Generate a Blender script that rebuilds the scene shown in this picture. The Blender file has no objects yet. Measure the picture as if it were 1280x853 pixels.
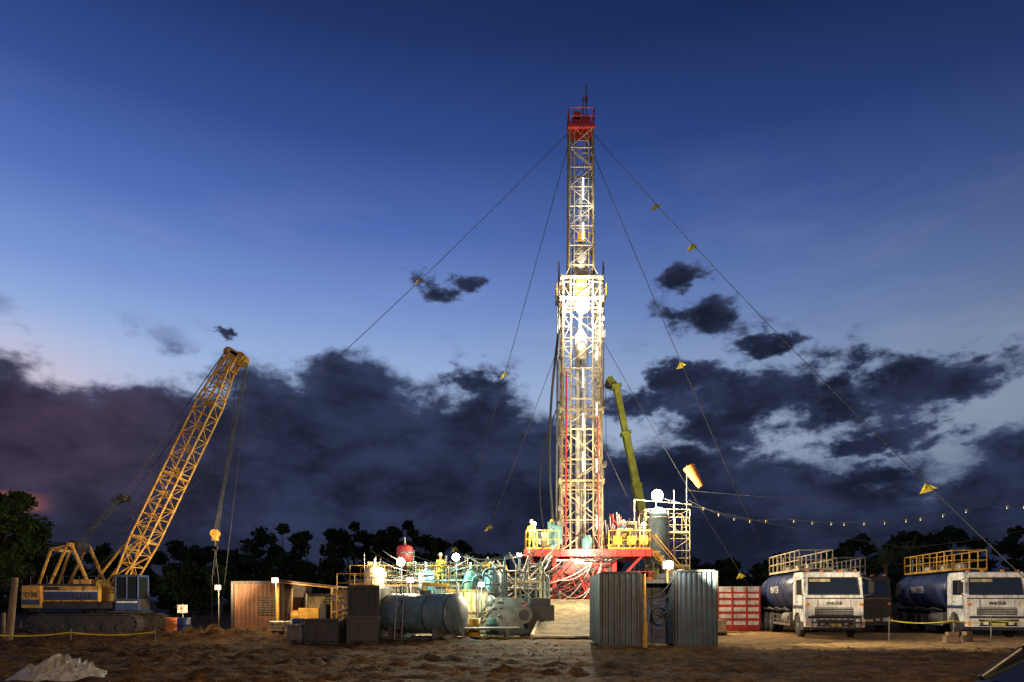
import bpy, math, random
from mathutils import Vector, Matrix, noise as mn
import numpy as np
random.seed(7); np.random.seed(7)
R=random.random
def U(a,b): return a+(b-a)*random.random()
sc=bpy.context.scene
sc.view_settings.view_transform='Standard'
try: sc.view_settings.look='None'
except: pass
sc.view_settings.exposure=0
def lin(r,g,b):
    f=lambda c:(c/255/12.92) if c/255<=.04045 else ((c/255+.055)/1.055)**2.4
    return (f(r),f(g),f(b),1)

# ------------------------------------------------------------ materials
class NT:
    def __init__(s,nt): s.t=nt; s.n=nt.nodes; s.l=nt.links
    def new(s,t,**k):
        n=s.n.new(t)
        for a,b in k.items(): setattr(n,a,b)
        return n
    def inp(s,sock,v):
        if hasattr(v,'links'): s.l.new(v,sock)
        else: sock.default_value=v
    def m(s,op,a,b=0,c=0,clamp=False):
        n=s.new('ShaderNodeMath',operation=op,use_clamp=clamp)
        s.inp(n.inputs[0],a); s.inp(n.inputs[1],b); s.inp(n.inputs[2],c)
        return n.outputs[0]
    def v(s,op,a,b=(0,0,0)):
        n=s.new('ShaderNodeVectorMath',operation=op)
        s.inp(n.inputs[0],a); s.inp(n.inputs[1],b)
        return n.outputs['Value'] if op=='LENGTH' else n.outputs[0]
    def mix(s,f,a,b,mode='MIX'):
        n=s.new('ShaderNodeMix',data_type='RGBA',blend_type=mode)
        s.inp(n.inputs[0],f); s.inp(n.inputs[6],a); s.inp(n.inputs[7],b)
        return n.outputs[2]
    def noise(s,vec,scale,detail=4,rough=.55,out=0):
        n=s.new('ShaderNodeTexNoise')
        s.inp(n.inputs['Vector'],vec); n.inputs['Scale'].default_value=scale
        n.inputs['Detail'].default_value=detail; n.inputs['Roughness'].default_value=rough
        return n.outputs[out]
    def ss(s,x,a,b,lo=0,hi=1):
        n=s.new('ShaderNodeMapRange',interpolation_type='SMOOTHSTEP')
        s.inp(n.inputs[0],x)
        for i,q in enumerate((a,b,lo,hi)): n.inputs[i+1].default_value=q
        return n.outputs[0]
    def ramp(s,x,stops,interp='LINEAR'):
        n=s.new('ShaderNodeValToRGB'); s.inp(n.inputs[0],x)
        cr=n.color_ramp; cr.interpolation=interp
        while len(cr.elements)<len(stops): cr.elements.new(.5)
        for e,(p,c) in zip(cr.elements,stops):
            e.position=p; e.color=c if not isinstance(c,float) else (c,c,c,1)
        return n.outputs[0]

MUDC=(.09,.05,.022,1)
def paint(name,col,rough=.45,metal=0.0,dirt=.45,var=.35,scale=2.0,bump=.15,rust=0.0):
    m=bpy.data.materials.new(name); m.use_nodes=True
    N=NT(m.node_tree); b=N.n['Principled BSDF']
    co=N.new('ShaderNodeTexCoord').outputs['Object']
    c=(col[0],col[1],col[2],1)
    n2=N.noise(N.v('MULTIPLY',co,(6,6,1.2)),1.3,3,.65)
    n1=N.noise(co,scale,3,.6)
    base=N.mix(N.ss(n1,.3,.7),tuple(x*(1-var) for x in c[:3])+(1,),tuple(min(1,x*(1+var*.4)) for x in c[:3])+(1,))
    d=N.m('MULTIPLY',N.ss(n2,.48,.72),dirt)
    base=N.mix(d,base,MUDC)
    if rust>0:
        n3=N.noise(co,5,4,.7)
        base=N.mix(N.m('MULTIPLY',N.ss(n3,.55,.66),rust),base,(.12,.04,.015,1))
    N.l.new(base,b.inputs['Base Color'])
    b.inputs['Metallic'].default_value=metal
    N.l.new(N.m('ADD',N.m('MULTIPLY',n2,.35),rough-.1),b.inputs['Roughness'])
    if bump>.2:
        bp=N.new('ShaderNodeBump'); bp.inputs['Strength'].default_value=bump; bp.inputs['Distance'].default_value=.03
        N.l.new(N.noise(co,14,2,.6),bp.inputs['Height']); N.l.new(bp.outputs[0],b.inputs['Normal'])
    return m
def emis(name,col,st):
    m=bpy.data.materials.new(name); m.use_nodes=True
    b=m.node_tree.nodes['Principled BSDF']
    b.inputs['Base Color'].default_value=(.8,.8,.8,1)
    b.inputs['Emission Color'].default_value=(*col,1); b.inputs['Emission Strength'].default_value=st
    try: m.cycles.emission_sampling='NONE'
    except: pass
    return m
M=dict(
 white=paint('white_paint',(.75,.74,.70),.4,dirt=.55),
 cream=paint('cream_steel',(.52,.42,.25),.45,dirt=.55),
 mastw=paint('mast_weathered_steel',(.52,.42,.25),.5,dirt=.6,rust=.6),
 mastc=paint('hoist_steel',(.58,.55,.47),.4,dirt=.35,rust=.15),
 red=paint('red_paint',(.50,.035,.03),.4,dirt=.4),
 yellow=paint('yellow_paint',(.54,.29,.03),.45,dirt=.6,rust=.5),
 craney=paint('crane_yellow',(.58,.33,.06),.45,dirt=.7,rust=.55),
 lime=paint('lime_paint',(.36,.40,.05),.4,dirt=.3),
 blue=paint('blue_paint',(.03,.06,.17),.35,dirt=.45),
 navy=paint('navy_tank',(.02,.035,.10),.28,dirt=.45),
 lblue=paint('light_blue_tank',(.10,.18,.21),.4,dirt=.6,rust=.45),
 corr=paint('corrugated_bluegrey',(.045,.075,.105),.38,dirt=.5,rust=.45),
 dark=paint('dark_steel',(.03,.03,.032),.5,dirt=.4),
 black=paint('black_rubber',(.018,.018,.018),.75,dirt=.5),
 grey=paint('galvanised_steel',(.26,.25,.23),.4,metal=.5,dirt=.5,rust=.3),
 steel=paint('grey_steel',(.15,.145,.13),.45,metal=.3,dirt=.6,rust=.3),
 green=paint('green_machine',(.04,.13,.09),.4,dirt=.6),
 teal=paint('teal_machine',(.045,.14,.14),.4,dirt=.6,rust=.3),
 brown=paint('brown_container',(.12,.055,.03),.55,rust=.6),
 mud=paint('mud_brown',(.09,.048,.018),.85,bump=.6),
 orange=paint('orange_fabric',(.75,.24,.05),.7,dirt=.2),
 wood=paint('weathered_wood',(.22,.14,.08),.8,bump=.5),
 plank=paint('ramp_planks',(.66,.56,.36),.7,dirt=.4,bump=.4),
 tarp=paint('pale_tarp',(.30,.29,.27),.6,dirt=.8,bump=.5),
 flag=paint('yellow_pennant',(.75,.60,.04),.7,dirt=.0),
 bark=paint('bark',(.06,.045,.03),.9,bump=.5),
 cloth=paint('hivis_overalls',(.62,.60,.06),.8,dirt=.2),
 clothb=paint('blue_overalls',(.05,.14,.30),.8,dirt=.2),
 skin=paint('skin',(.40,.22,.14),.6,dirt=0),
 cable=paint('wire_rope',(.05,.05,.055),.7,metal=.1,dirt=.1),
 plate=paint('plate_yellow',(.7,.6,.2),.5,dirt=.1),
 carp=paint('car_black',(.006,.006,.007),.25,dirt=.05,bump=0),
)
def glassm():
    m=bpy.data.materials.new('dark_glass'); m.use_nodes=True
    b=m.node_tree.nodes['Principled BSDF']; b.inputs['Base Color'].default_value=(.012,.016,.02,1)
    b.inputs['Roughness'].default_value=.08; b.inputs['Specular IOR Level'].default_value=.7
    return m
M['glass']=glassm()
M['lampw']=emis('lamp_warm',(1,.93,.74),45); M['lampc']=emis('lamp_cool',(.72,1,.86),45); M['lampo']=emis('lamp_amber',(1,.72,.36),25)
M['tube']=emis('fluorescent_tube',(.85,.95,1),7); M['bulb']=emis('festoon_bulb',(1,.85,.5),3)
M['headl']=paint('headlamp_lens',(.7,.7,.68),.1,dirt=.1)
M['amber']=paint('amber_lens',(.8,.25,.02),.2,dirt=.1)

# ------------------------------------------------------------ geometry builder
class G:
    def __init__(s): s.v=[]; s.f=[]; s.sm=[]
    def add(s,vs,fs,sm=False):
        o=len(s.v); s.v+= [tuple(x) for x in vs]; s.f+=[[i+o for i in f] for f in fs]; s.sm+=[sm]*len(fs)
    def box(s,c,d,rz=0,ry=0,rx=0):
        m=Matrix.Rotation(rz,3,'Z')@Matrix.Rotation(ry,3,'Y')@Matrix.Rotation(rx,3,'X'); c=Vector(c)
        vs=[c+m@Vector((d[0]*a/2,d[1]*b/2,d[2]*e/2)) for a in(-1,1) for b in(-1,1) for e in(-1,1)]
        s.add(vs,[(0,1,3,2),(4,6,7,5),(0,4,5,1),(2,3,7,6),(0,2,6,4),(1,5,7,3)])
    def bx(s,x0,x1,y0,y1,z0,z1): s.box(((x0+x1)/2,(y0+y1)/2,(z0+z1)/2),(abs(x1-x0),abs(y1-y0),abs(z1-z0)))
    def frame(s,p1,p2):
        d=(p2-p1).normalized(); u=Vector((0,0,1)) if abs(d.z)<.95 else Vector((0,1,0))
        a=d.cross(u).normalized(); b=a.cross(d).normalized(); return d,a,b
    def beam(s,p1,p2,w,h=None):
        h=h or w; p1=Vector(p1);p2=Vector(p2); d,a,b=s.frame(p1,p2); vs=[]
        for p in(p1,p2):
            for x,y in((-1,-1),(1,-1),(1,1),(-1,1)): vs.append(p+a*x*w/2+b*y*h/2)
        s.add(vs,[(0,3,2,1),(4,5,6,7),(0,1,5,4),(1,2,6,5),(2,3,7,6),(3,0,4,7)])
    def cyl(s,p1,p2,r1,r2=None,n=12):
        r2=r1 if r2 is None else r2; p1=Vector(p1);p2=Vector(p2); d,a,b=s.frame(p1,p2); vs=[]
        for p,r in((p1,r1),(p2,r2)):
            for i in range(n):
                t=i/n*math.tau; vs.append(p+a*r*math.cos(t)+b*r*math.sin(t))
        s.add(vs,[(i,(i+1)%n,n+(i+1)%n,n+i) for i in range(n)],True)
        s.add(vs[:n],[tuple(range(n))[::-1]]); s.add(vs[n:],[tuple(range(n))])
    def tube(s,pts,r,n=6):
        for a,b in zip(pts[:-1],pts[1:]):
            if (Vector(b)-Vector(a)).length>1e-4: s.cyl(a,b,r,n=n)
    def lathe(s,prof,o,axis,n=20,sy=1.0):
        o=Vector(o); d=Vector(axis).normalized(); _,a,b=s.frame(Vector((0,0,0)),d); vs=[]
        for r,h in prof:
            for i in range(n):
                t=i/n*math.tau; vs.append(o+d*h+a*r*math.cos(t)+b*r*sy*math.sin(t))
        fs=[]
        for j in range(len(prof)-1):
            for i in range(n): fs.append((j*n+i,j*n+(i+1)%n,(j+1)*n+(i+1)%n,(j+1)*n+i))
        s.add(vs,fs,True)
        if prof[0][0]>1e-3: s.add(vs[:n],[tuple(range(n))[::-1]])
        if prof[-1][0]>1e-3: s.add(vs[-n:],[tuple(range(n))])
    def prism(s,poly,x0,x1):
        n=len(poly); vs=[(x0,y,z) for y,z in poly]+[(x1,y,z) for y,z in poly]
        s.add(vs,[tuple(range(n))[::-1],tuple(range(n,2*n))]+[(i,(i+1)%n,n+(i+1)%n,n+i) for i in range(n)])
    def corr(s,p0,p1,z0,z1,pitch=.18,dep=.05):
        p0=Vector((*p0,0));p1=Vector((*p1,0)); L=(p1-p0).length; d=(p1-p0)/L; nn=Vector((d.y,-d.x,0))
        pts=[]; k=int(L/pitch)
        for i in range(k):
            for f,o in((0,0),(.35,0),(.5,1),(.85,1)):
                pts.append(p0+d*(i+f)*L/k+nn*dep*o)
        pts.append(p1); vs=[(p.x,p.y,z0) for p in pts]+[(p.x,p.y,z1) for p in pts]; n=len(pts)
        s.add(vs,[(i,i+1,n+i+1,n+i) for i in range(n-1)])
    def lattice(s,A,B,nb,rl,rb,faces=(0,1,2,3),style='Z',leg='c'):
        A=[Vector(p) for p in A];B=[Vector(p) for p in B]
        for a,b in zip(A,B):
            if leg=='c': s.cyl(a,b,rl,n=8)
            else: s.beam(a,b,rl*2)
        at=lambda i,t:A[i].lerp(B[i],t)
        for f in faces:
            i,j=f,(f+1)%4
            for k in range(nb+1):
                t=k/nb; s.cyl(at(i,t),at(j,t),rb,n=6)
                if k<nb:
                    t2=(k+1)/nb
                    if style=='X' or (k+f)%2==0: s.cyl(at(i,t),at(j,t2),rb*.8,n=6)
                    if style=='X' or (k+f)%2==1: s.cyl(at(j,t),at(i,t2),rb*.8,n=6)
    def rail(s,pts,h=1.05,r=.025,post=1.2,mid=True):
        for a,b in zip(pts[:-1],pts[1:]):
            a=Vector(a);b=Vector(b); L=(b-a).length; n=max(1,int(round(L/post))); up=Vector((0,0,h))
            for i in range(n+1):
                p=a.lerp(b,i/n); s.cyl(p,p+up,r,n=6)
            s.cyl(a+up,b+up,r,n=6)
            if mid: s.cyl(a+up*.52,b+up*.52,r*.8,n=6)
            s.beam(a+Vector((0,0,.06)),b+Vector((0,0,.06)),.02,.11)
class Thing:
    def __init__(s,name,loc=(0,0,0),rz=0):
        s.e=bpy.data.objects.new(name,None); s.e.empty_display_size=.3
        sc.collection.objects.link(s.e); s.e.location=loc; s.e.rotation_euler=(0,0,rz); s.p=[]
    def part(s,name,mat,bevel=0):
        g=G(); s.p.append((name,mat,g,bevel)); return g
    def done(s):
        for name,mat,g,bv in s.p:
            if not g.v: continue
            me=bpy.data.meshes.new(name); me.from_pydata(g.v,[],g.f)
            me.polygons.foreach_set('use_smooth',g.sm); me.materials.append(M[mat]); me.update()
            o=bpy.data.objects.new(name,me); sc.collection.objects.link(o); o.parent=s.e
            if bv:
                b=o.modifiers.new('bevel','BEVEL'); b.width=bv; b.segments=2; b.limit_method='ANGLE'
        s.p=[]
        return s
    def text(s,txt,loc,rot,size,mat,ext=.01):
        c=bpy.data.curves.new('lettering','FONT'); c.body=txt; c.size=size; c.extrude=ext; c.align_x='CENTER'
        o=bpy.data.objects.new('lettering',c); c.materials.append(M[mat]); sc.collection.objects.link(o)
        o.parent=s.e; o.location=loc; o.rotation_euler=rot
    def light(s,loc,power,col,r=.15,kind='POINT',target=None,ang=120,blend=.6):
        l=bpy.data.lights.new('lamp_light',kind); l.energy=power; l.color=col
        l.shadow_soft_size=r
        o=bpy.data.objects.new('lamp_light',l); sc.collection.objects.link(o); o.parent=s.e; o.location=loc
        if kind=='SPOT':
            l.spot_size=math.radians(ang); l.spot_blend=blend
            d=(Vector(target)-Vector(loc)); o.rotation_euler=d.to_track_quat('-Z','Y').to_euler()
        return o
    def bulb(s,loc,r,mat,name='glowing_bulb',n=14):
        g=s.part(name,mat)
        g.lathe([(.0001,-r)]+[(r*math.cos(a),r*math.sin(a)) for a in np.linspace(-1.4,1.4,n-3)]+[(.0001,r)],loc,(0,0,1),n)
WARM=(1,.72,.40); WW=(1,.82,.54); COOL=(.80,1,.86)

def sagpts(a,b,sag,n=24):
    a=Vector(a);b=Vector(b); return [a.lerp(b,i/n)-Vector((0,0,sag*4*(i/n)*(1-i/n))) for i in range(n+1)]

# ------------------------------------------------------------ sky
def build_world():
    w=bpy.data.worlds.new('World'); sc.world=w; w.use_nodes=True
    try: w.cycles.sampling_method='MANUAL'; w.cycles.sample_map_resolution=256
    except: pass
    N=NT(w.node_tree); bg=N.n['Background']
    d=N.new('ShaderNodeTexCoord').outputs['Generated']
    sp=N.new('ShaderNodeSeparateXYZ'); N.l.new(d,sp.inputs[0]); x,y,z=sp.outputs
    h=N.m('SQRT',N.m('ADD',N.m('MULTIPLY',x,x),N.m('MULTIPLY',y,y)))
    t=N.m('DIVIDE',z,N.m('MAXIMUM',h,.001)); az=N.m('ARCTAN2',x,y)
    sky=N.ramp(N.m('MAXIMUM',t,0),[(0,lin(96,104,134)),(.10,lin(130,144,176)),(.22,lin(168,186,216)),(.32,lin(154,178,218)),
        (.42,lin(116,144,204)),(.53,lin(80,108,178)),(.66,lin(50,76,142)),(.82,lin(32,52,104)),(1,lin(22,38,80))])
    side=N.ramp(N.m('ADD',N.m('MULTIPLY',az,.7),.5),[(0,1.10),(.45,.98),(.75,.72),(.95,.52)])
    sky=N.mix(1.0,sky,side,'MULTIPLY')
    gl=N.m('MULTIPLY',N.ss(az,-.36,-.74),N.m('MULTIPLY',N.ss(t,-.05,.2),N.ss(t,.37,.22)))
    sky=N.mix(N.m('MULTIPLY',gl,.8),sky,lin(238,200,194))
    cir=N.noise(N.v('MULTIPLY',d,(2,2,9)),1.6,5,.6)
    sky=N.mix(N.m('MULTIPLY',N.m('MULTIPLY',N.ss(cir,.5,.75),N.ss(t,.75,.3)),.12),sky,lin(190,195,215))
    dz=N.v('MULTIPLY',d,(1,1,1.8))
    n1=N.noise(dz,8,8,.62); nb=N.noise(dz,3.2,2,.5)
    wc=N.v('SUBTRACT',N.noise(dz,11,5,.65,1),(.5,.5,.5))
    cx=N.new('ShaderNodeCombineXYZ'); N.l.new(az,cx.inputs[0]); N.l.new(t,cx.inputs[1])
    P=N.v('ADD',cx.outputs[0],N.v('MULTIPLY',wc,(.17,.09,0)))
    tops=[(-.70,.25),(-.643,.255),(-.52,.268),(-.38,.276),(-.31,.285),(-.26,.328),(-.2,.33),(-.163,.30),(-.09,.295),(-.04,.31),(.02,.28),(.09,.24),
          (.14,.20),(.296,.20),(.40,.18),(.494,.15),(.577,.165),(.66,.18)]
    top=N.ramp(N.m('ADD',N.m('MULTIPLY',az,1/1.5),.5),[(a/1.5+.5,float(v)) for a,v in tops])
    dA=N.m('ADD',N.m('MULTIPLY',N.m('SUBTRACT',top,t),34),N.m('ADD',N.m('MULTIPLY',N.m('SUBTRACT',n1,.5),6.5),1.2))
    dA=N.m('SUBTRACT',dA,N.m('MULTIPLY',N.ss(az,.18,.38),N.m('MAXIMUM',N.m('MULTIPLY',N.m('SUBTRACT',n1,.52),20),0)))
    blobs=[(985,508,106,40),(935,532,82,32),(1052,484,46,32),(892,398,46,22),(855,352,24,14),(594,352,15,12),(542,366,34,14),
      (590,490,44,26),(632,512,32,18),(958,430,34,10),(1195,470,60,22),(1105,554,100,12),(1250,590,80,34),(298,412,12,7),
      (965,585,56,13),(1070,602,90,15),(846,470,36,14),(790,505,40,18),(1165,640,100,16),(1222,450,22,12),(900,570,96,18)]
    bm=None
    for px,py,rx,ry in blobs:
        a=math.atan((px-640)/853); tt=(750-py)/853*math.cos(a)
        q=N.v('MULTIPLY',N.v('SUBTRACT',P,(a,tt,0)),(853/rx,853/ry,0))
        b=N.m('SUBTRACT',1,N.v('LENGTH',q)); bm=b if bm is None else N.m('MAXIMUM',bm,b)
    dB=N.m('ADD',N.m('MULTIPLY',N.m('MAXIMUM',bm,-2.5),1.5),N.m('ADD',N.m('MULTIPLY',N.m('SUBTRACT',n1,.5),9),.5))
    dd=N.m('MAXIMUM',dA,dB)
    mask=N.ss(dd,-.1,1.1)
    wis=N.m('MULTIPLY',N.ss(n1,.53,.70),N.m('MULTIPLY',N.ss(t,.44,.3),.6))
    sky=N.mix(wis,sky,lin(72,86,130))
    n3=N.noise(dz,6,6,.62)
    cc=N.mix(N.ss(n3,.35,.68),lin(24,30,48),lin(50,58,88))
    cl=N.mix(N.ss(n3,.3,.7),lin(42,38,56),lin(76,62,84))
    cc=N.mix(N.m('MULTIPLY',N.ss(az,-.3,-.62),N.ss(t,.03,.2)),cc,cl)
    cc=N.mix(N.m('MULTIPLY',N.ss(dd,1.8,.2),.4),cc,lin(84,100,142))
    cc=N.mix(N.m('MULTIPLY',N.ss(t,.14,.0),.6),cc,lin(24,28,46))
    col=N.mix(mask,sky,cc)
    og=N.m('MULTIPLY',N.ss(az,-.585,-.64),N.m('MULTIPLY',N.ss(t,.100,.112),N.ss(t,.132,.120)))
    col=N.mix(N.m('MULTIPLY',og,N.m('MULTIPLY',N.ss(n3,.35,.6),.8)),col,lin(215,118,95))
    col=N.mix(N.ss(t,0,-.03),col,(.01,.008,.006,1))
    N.l.new(col,bg.inputs[0]); bg.inputs[1].default_value=1.0
    st=N.new('ShaderNodeTexSky',sky_type='NISHITA'); st.sun_disc=False
    st.sun_elevation=math.radians(-4); st.sun_rotation=math.radians(-60)
    b2=N.new('ShaderNodeBackground'); N.l.new(st.outputs[0],b2.inputs[0]); b2.inputs[1].default_value=.01
    ad=N.new('ShaderNodeAddShader'); N.l.new(bg.outputs[0],ad.inputs[0]); N.l.new(b2.outputs[0],ad.inputs[1])
    N.l.new(ad.outputs[0],N.n['World Output'].inputs[0])
build_world()

# ------------------------------------------------------------ ground
TRK=[(19.5,-.12,1.3,.11,.3),(23.2,.16,1.0,.09,1.9),(16.9,.6,.9,.16,4.0),(21.0,.9,1.2,.07,2.6),(18.2,-.9,1.1,.08,5.1)]
def build_ground():
    xs=np.concatenate([-np.geomspace(46,900,18)[::-1],np.linspace(-45,45,441),np.geomspace(46,900,18)])
    yy=[6.0]; st=.075
    while yy[-1]<60: yy.append(yy[-1]+st); st*=1.0098
    ys=np.concatenate([[-300,-80,-20,0,4],yy,np.geomspace(62,2500,22)])
    vs=[]
    for y in ys:
        for x in xs:
            h=0
            if -46<x<46 and 5<y<62:
                near=max(0,min(1,(46-y)/10))
                p=Vector((x,y,0)); n=mn.fractal(p*.4,1,2,4)
                rough=.35+.65*max(0,min(1,(4-x+(28-y)*.3)/10))
                if x>6 and y>25: rough*=.45
                h=.04*n*near
                c=mn.fractal(p*3.0+Vector((9,3,1)),.6,2.1,4)
                h+=.04*c*rough*near+.10*max(0,c-.15)*rough*near
                for a,b,s,f,ph in TRK:
                    yc=a+b*x*.5+s*math.sin(f*x+ph)
                    for o in(-.95,.95):
                        q=abs(y-yc-o)
                        if q<.7:
                            h+=near*(-.07*math.exp(-(q/.2)**2)+.03*math.exp(-((q-.38)/.15)**2)*(.5+1.5*c))*(.4+.6*rough)
                for mx,my,sx,sy,a in((-11.8,29.5,2.6,1.2,.5),(-8.5,28,1.5,.8,.3),(-15,29,2,1,.22),(-3.,27.,2.,.7,.18),(-18,26,3,1,.18)):
                    h+=a*math.exp(-((x-mx)/sx)**2-((y-my)/sy)**2)*(.75+.6*c)
                h=max(h,-.09)
            vs.append((x,y,h))
    nx=len(xs); fs=[(j*nx+i,j*nx+i+1,(j+1)*nx+i+1,(j+1)*nx+i) for j in range(len(ys)-1) for i in range(nx-1)]
    me=bpy.data.meshes.new('ground'); me.from_pydata(vs,[],fs); me.polygons.foreach_set('use_smooth',[True]*len(fs))
    o=bpy.data.objects.new('ground',me); sc.collection.objects.link(o)
    m=bpy.data.materials.new('mud_ground'); m.use_nodes=True; N=NT(m.node_tree); b=N.n['Principled BSDF']
    co=N.new('ShaderNodeTexCoord').outputs['Object']
    n1=N.noise(co,.35,4,.6); n2=N.noise(co,2.0,6,.74); n3=N.noise(co,14,3,.7)
    mud=N.mix(N.ss(n2,.38,.66),(.022,.010,.003,1),(.150,.072,.019,1))
    mud=N.mix(N.m('MULTIPLY',N.ss(n3,.52,.7),.6),mud,(.23,.12,.036,1))
    mud=N.mix(N.m('MULTIPLY',N.ss(n1,.47,.62),.55),mud,(.018,.009,.003,1))
    sand=N.mix(N.ss(n2,.35,.65),(.24,.135,.05,1),(.52,.33,.14,1))
    sp=N.new('ShaderNodeSeparateXYZ'); N.l.new(co,sp.inputs[0])
    rx=N.m('DIVIDE',N.m('SUBTRACT',sp.outputs[0],15.5),10.5); ry=N.m('DIVIDE',N.m('SUBTRACT',sp.outputs[1],29.5),7.0)
    rr=N.m('ADD',N.m('SQRT',N.m('ADD',N.m('MULTIPLY',rx,rx),N.m('MULTIPLY',ry,ry))),N.m('MULTIPLY',N.m('SUBTRACT',n1,.5),1.2))
    ms=N.m('MULTIPLY',N.ss(rr,1.1,.8),N.ss(n2,.28,.5,.55,1))
    wet=N.ss(sp.outputs[2],-.078,-.088)
    col=N.mix(ms,mud,sand); col=N.mix(N.m('MULTIPLY',wet,.7),col,(.018,.009,.004,1))
    N.l.new(col,b.inputs['Base Color'])
    N.l.new(N.m('ADD',.10,N.m('MULTIPLY',wet,.4)),b.inputs['Specular IOR Level'])
    N.l.new(N.m('MULTIPLY',N.ss(n1,.4,.6,.95,.82),N.m('SUBTRACT',1,N.m('MULTIPLY',wet,.85))),b.inputs['Roughness'])
    bp=N.new('ShaderNodeBump'); bp.inputs['Distance'].default_value=.10
    N.l.new(N.m('SUBTRACT',.9,N.m('MULTIPLY',wet,.85)),bp.inputs['Strength'])
    N.l.new(N.m('ADD',N.m('MULTIPLY',n2,.8),N.m('MULTIPLY',n3,.6)),bp.inputs['Height']); N.l.new(bp.outputs[0],b.inputs['Normal'])
    me.materials.append(m)
build_ground()

# ------------------------------------------------------------ vegetation
def leafmat(name,c):
    m=bpy.data.materials.new(name); m.use_nodes=True; N=NT(m.node_tree); b=N.n['Principled BSDF']
    co=N.new('ShaderNodeTexCoord').outputs['Object']
    N.l.new(N.mix(N.ss(N.noise(co,.8,2,.6),.35,.65),(c[0]*.45,c[1]*.45,c[2]*.45,1),(*c,1)),b.inputs['Base Color'])
    b.inputs['Roughness'].default_value=.85; b.inputs['Specular IOR Level'].default_value=.2; return m
M['leaf']=leafmat('foliage',(.05,.085,.02)); M['leafd']=leafmat('foliage_dark',(.024,.046,.014))
def crown(g,c,rx,rz,nclump,nleaf,size,rad=.34):
    cs=[]
    for i in range(nclump):
        v=Vector((U(-1,1),U(-1,1),U(-1,1)))
        while v.length>1: v=Vector((U(-1,1),U(-1,1),U(-1,1)))
        v=v.normalized()*(v.length**.5)
        cs.append((Vector((c[0]+v.x*rx,c[1]+v.y*rx,c[2]+v.z*rz)),U(.6,1.3)*rad*rx*.8))
    for cc,r in cs:
        pts=np.random.normal(size=(nleaf,3)); pts/=np.linalg.norm(pts,axis=1)[:,None]
        pts*=(r*np.random.rand(nleaf)**.45)[:,None]; pts[:,2]*=.75
        for p in pts:
            a=Vector(np.random.normal(size=3)).normalized(); b=a.cross(Vector(np.random.normal(size=3))).normalized(); s=size*U(.6,1.3)
            q=cc+Vector(p); g.add([q-a*s,q+b*s*.5,q+a*s,q-b*s*.5],[(0,1,2,3)])
    return cs
def tree(T,gt,gl,x,y,h,rx,base=.35,nc=34,nl=110,size=.4):
    top=Vector((x+U(-.5,.5),y,h*.6)); gt.cyl((x,y,-.2),(x+.1,y,h*base),h*.03,h*.022,8); gt.cyl((x+.1,y,h*base),top,h*.022,h*.012,8)
    cs=crown(gl,(x,y,h*(.5+base*.3)+0.0),rx,h*.36,nc,nl,size)
    for cc,r in cs[::3]: gt.cyl((x+.1,y,h*base+U(0,h*.15)),cc,h*.009,h*.003,5)
T=Thing('tree_line'); gt=T.part('trunks','bark'); gl=T.part('foliage','leafd')
for x,h,r in((-33,10,3.6),(-29.5,12.6,4.0),(-25.5,12,3.9),(-21.5,12.6,3.8),(-18,12.4,3.7),(-14.5,13,3.5),(-46,9.6,3.8),(-42,10,3.6),(-50,8,3.7),(-56,9.5,4),
              (-62,10,4),(-11,10.5,3.4),(-7.5,9.6,3.3),(-3,8,3),(3,7.2,3),(15,7.6,3),(22,7.6,3.3),(28,7.6,3),(34,7.6,3.4),(40,8,3.5),(46.5,11,3.7),(51,11,4),(56,11.6,4),(61,12,4),(66,11.6,4),(71,12.4,4.5),(-37.5,9,3.2)):
    tree(T,gt,gl,x,90+U(-4,5),h,r,base=.22,nc=26,nl=76,size=.5)
for i in range(110):
    x=U(-75,80); crown(gl,(x,86+U(-2,10),1.8+U(0,2.0)),U(1.6,2.6),1.8,7,34,.5)
T.done()
T=Thing('broadleaf_tree'); gt=T.part('trunk','bark'); gl=T.part('foliage','leaf')
tree(T,gt,gl,-44.0,58,11.8,3.7,.3,90,170,.25); T.done()
T=Thing('broadleaf_tree'); gt=T.part('trunk','bark'); gl=T.part('foliage','leafd')
tree(T,gt,gl,-28.0,60,5.4,3.0,.25,36,110,.25); T.done()
def palm(x,y,h):
    T=Thing('palm_tree'); gt=T.part('trunk','bark'); gl=T.part('fronds','leafd')
    gt.cyl((x,y,-.2),(x+.3,y,h*.7),.22,.14,8)
    for i in range(20):
        a=U(0,math.tau); L=U(2.4,3.6); el=U(.1,1.3); p=Vector((x+.3,y,h*.7)); d=Vector((math.cos(a)*math.cos(el),math.sin(a)*math.cos(el),math.sin(el)))
        pts=[p+d*L*t-Vector((0,0,1.1*t*t*math.cos(el)*L*.5)) for t in (0,.2,.4,.6,.8,1)]
        gt.tube(pts,.025,4)
        s=d.cross(Vector((0,0,1))).normalized()
        for j in range(24):
            t=.15+.85*j/24; k=min(4,int(t*5)); q=pts[k].lerp(pts[k+1],t*5-k)
            for sg in(-1,1):
                e=q+s*sg*.6*(1.1-t)+d*.25-Vector((0,0,.22)); gl.add([q,q+d*.09,e],[(0,1,2)])
    T.done()
palm(31.5,58,6.4); palm(34.5,60,6.8); palm(29.4,61,5.8)

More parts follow.
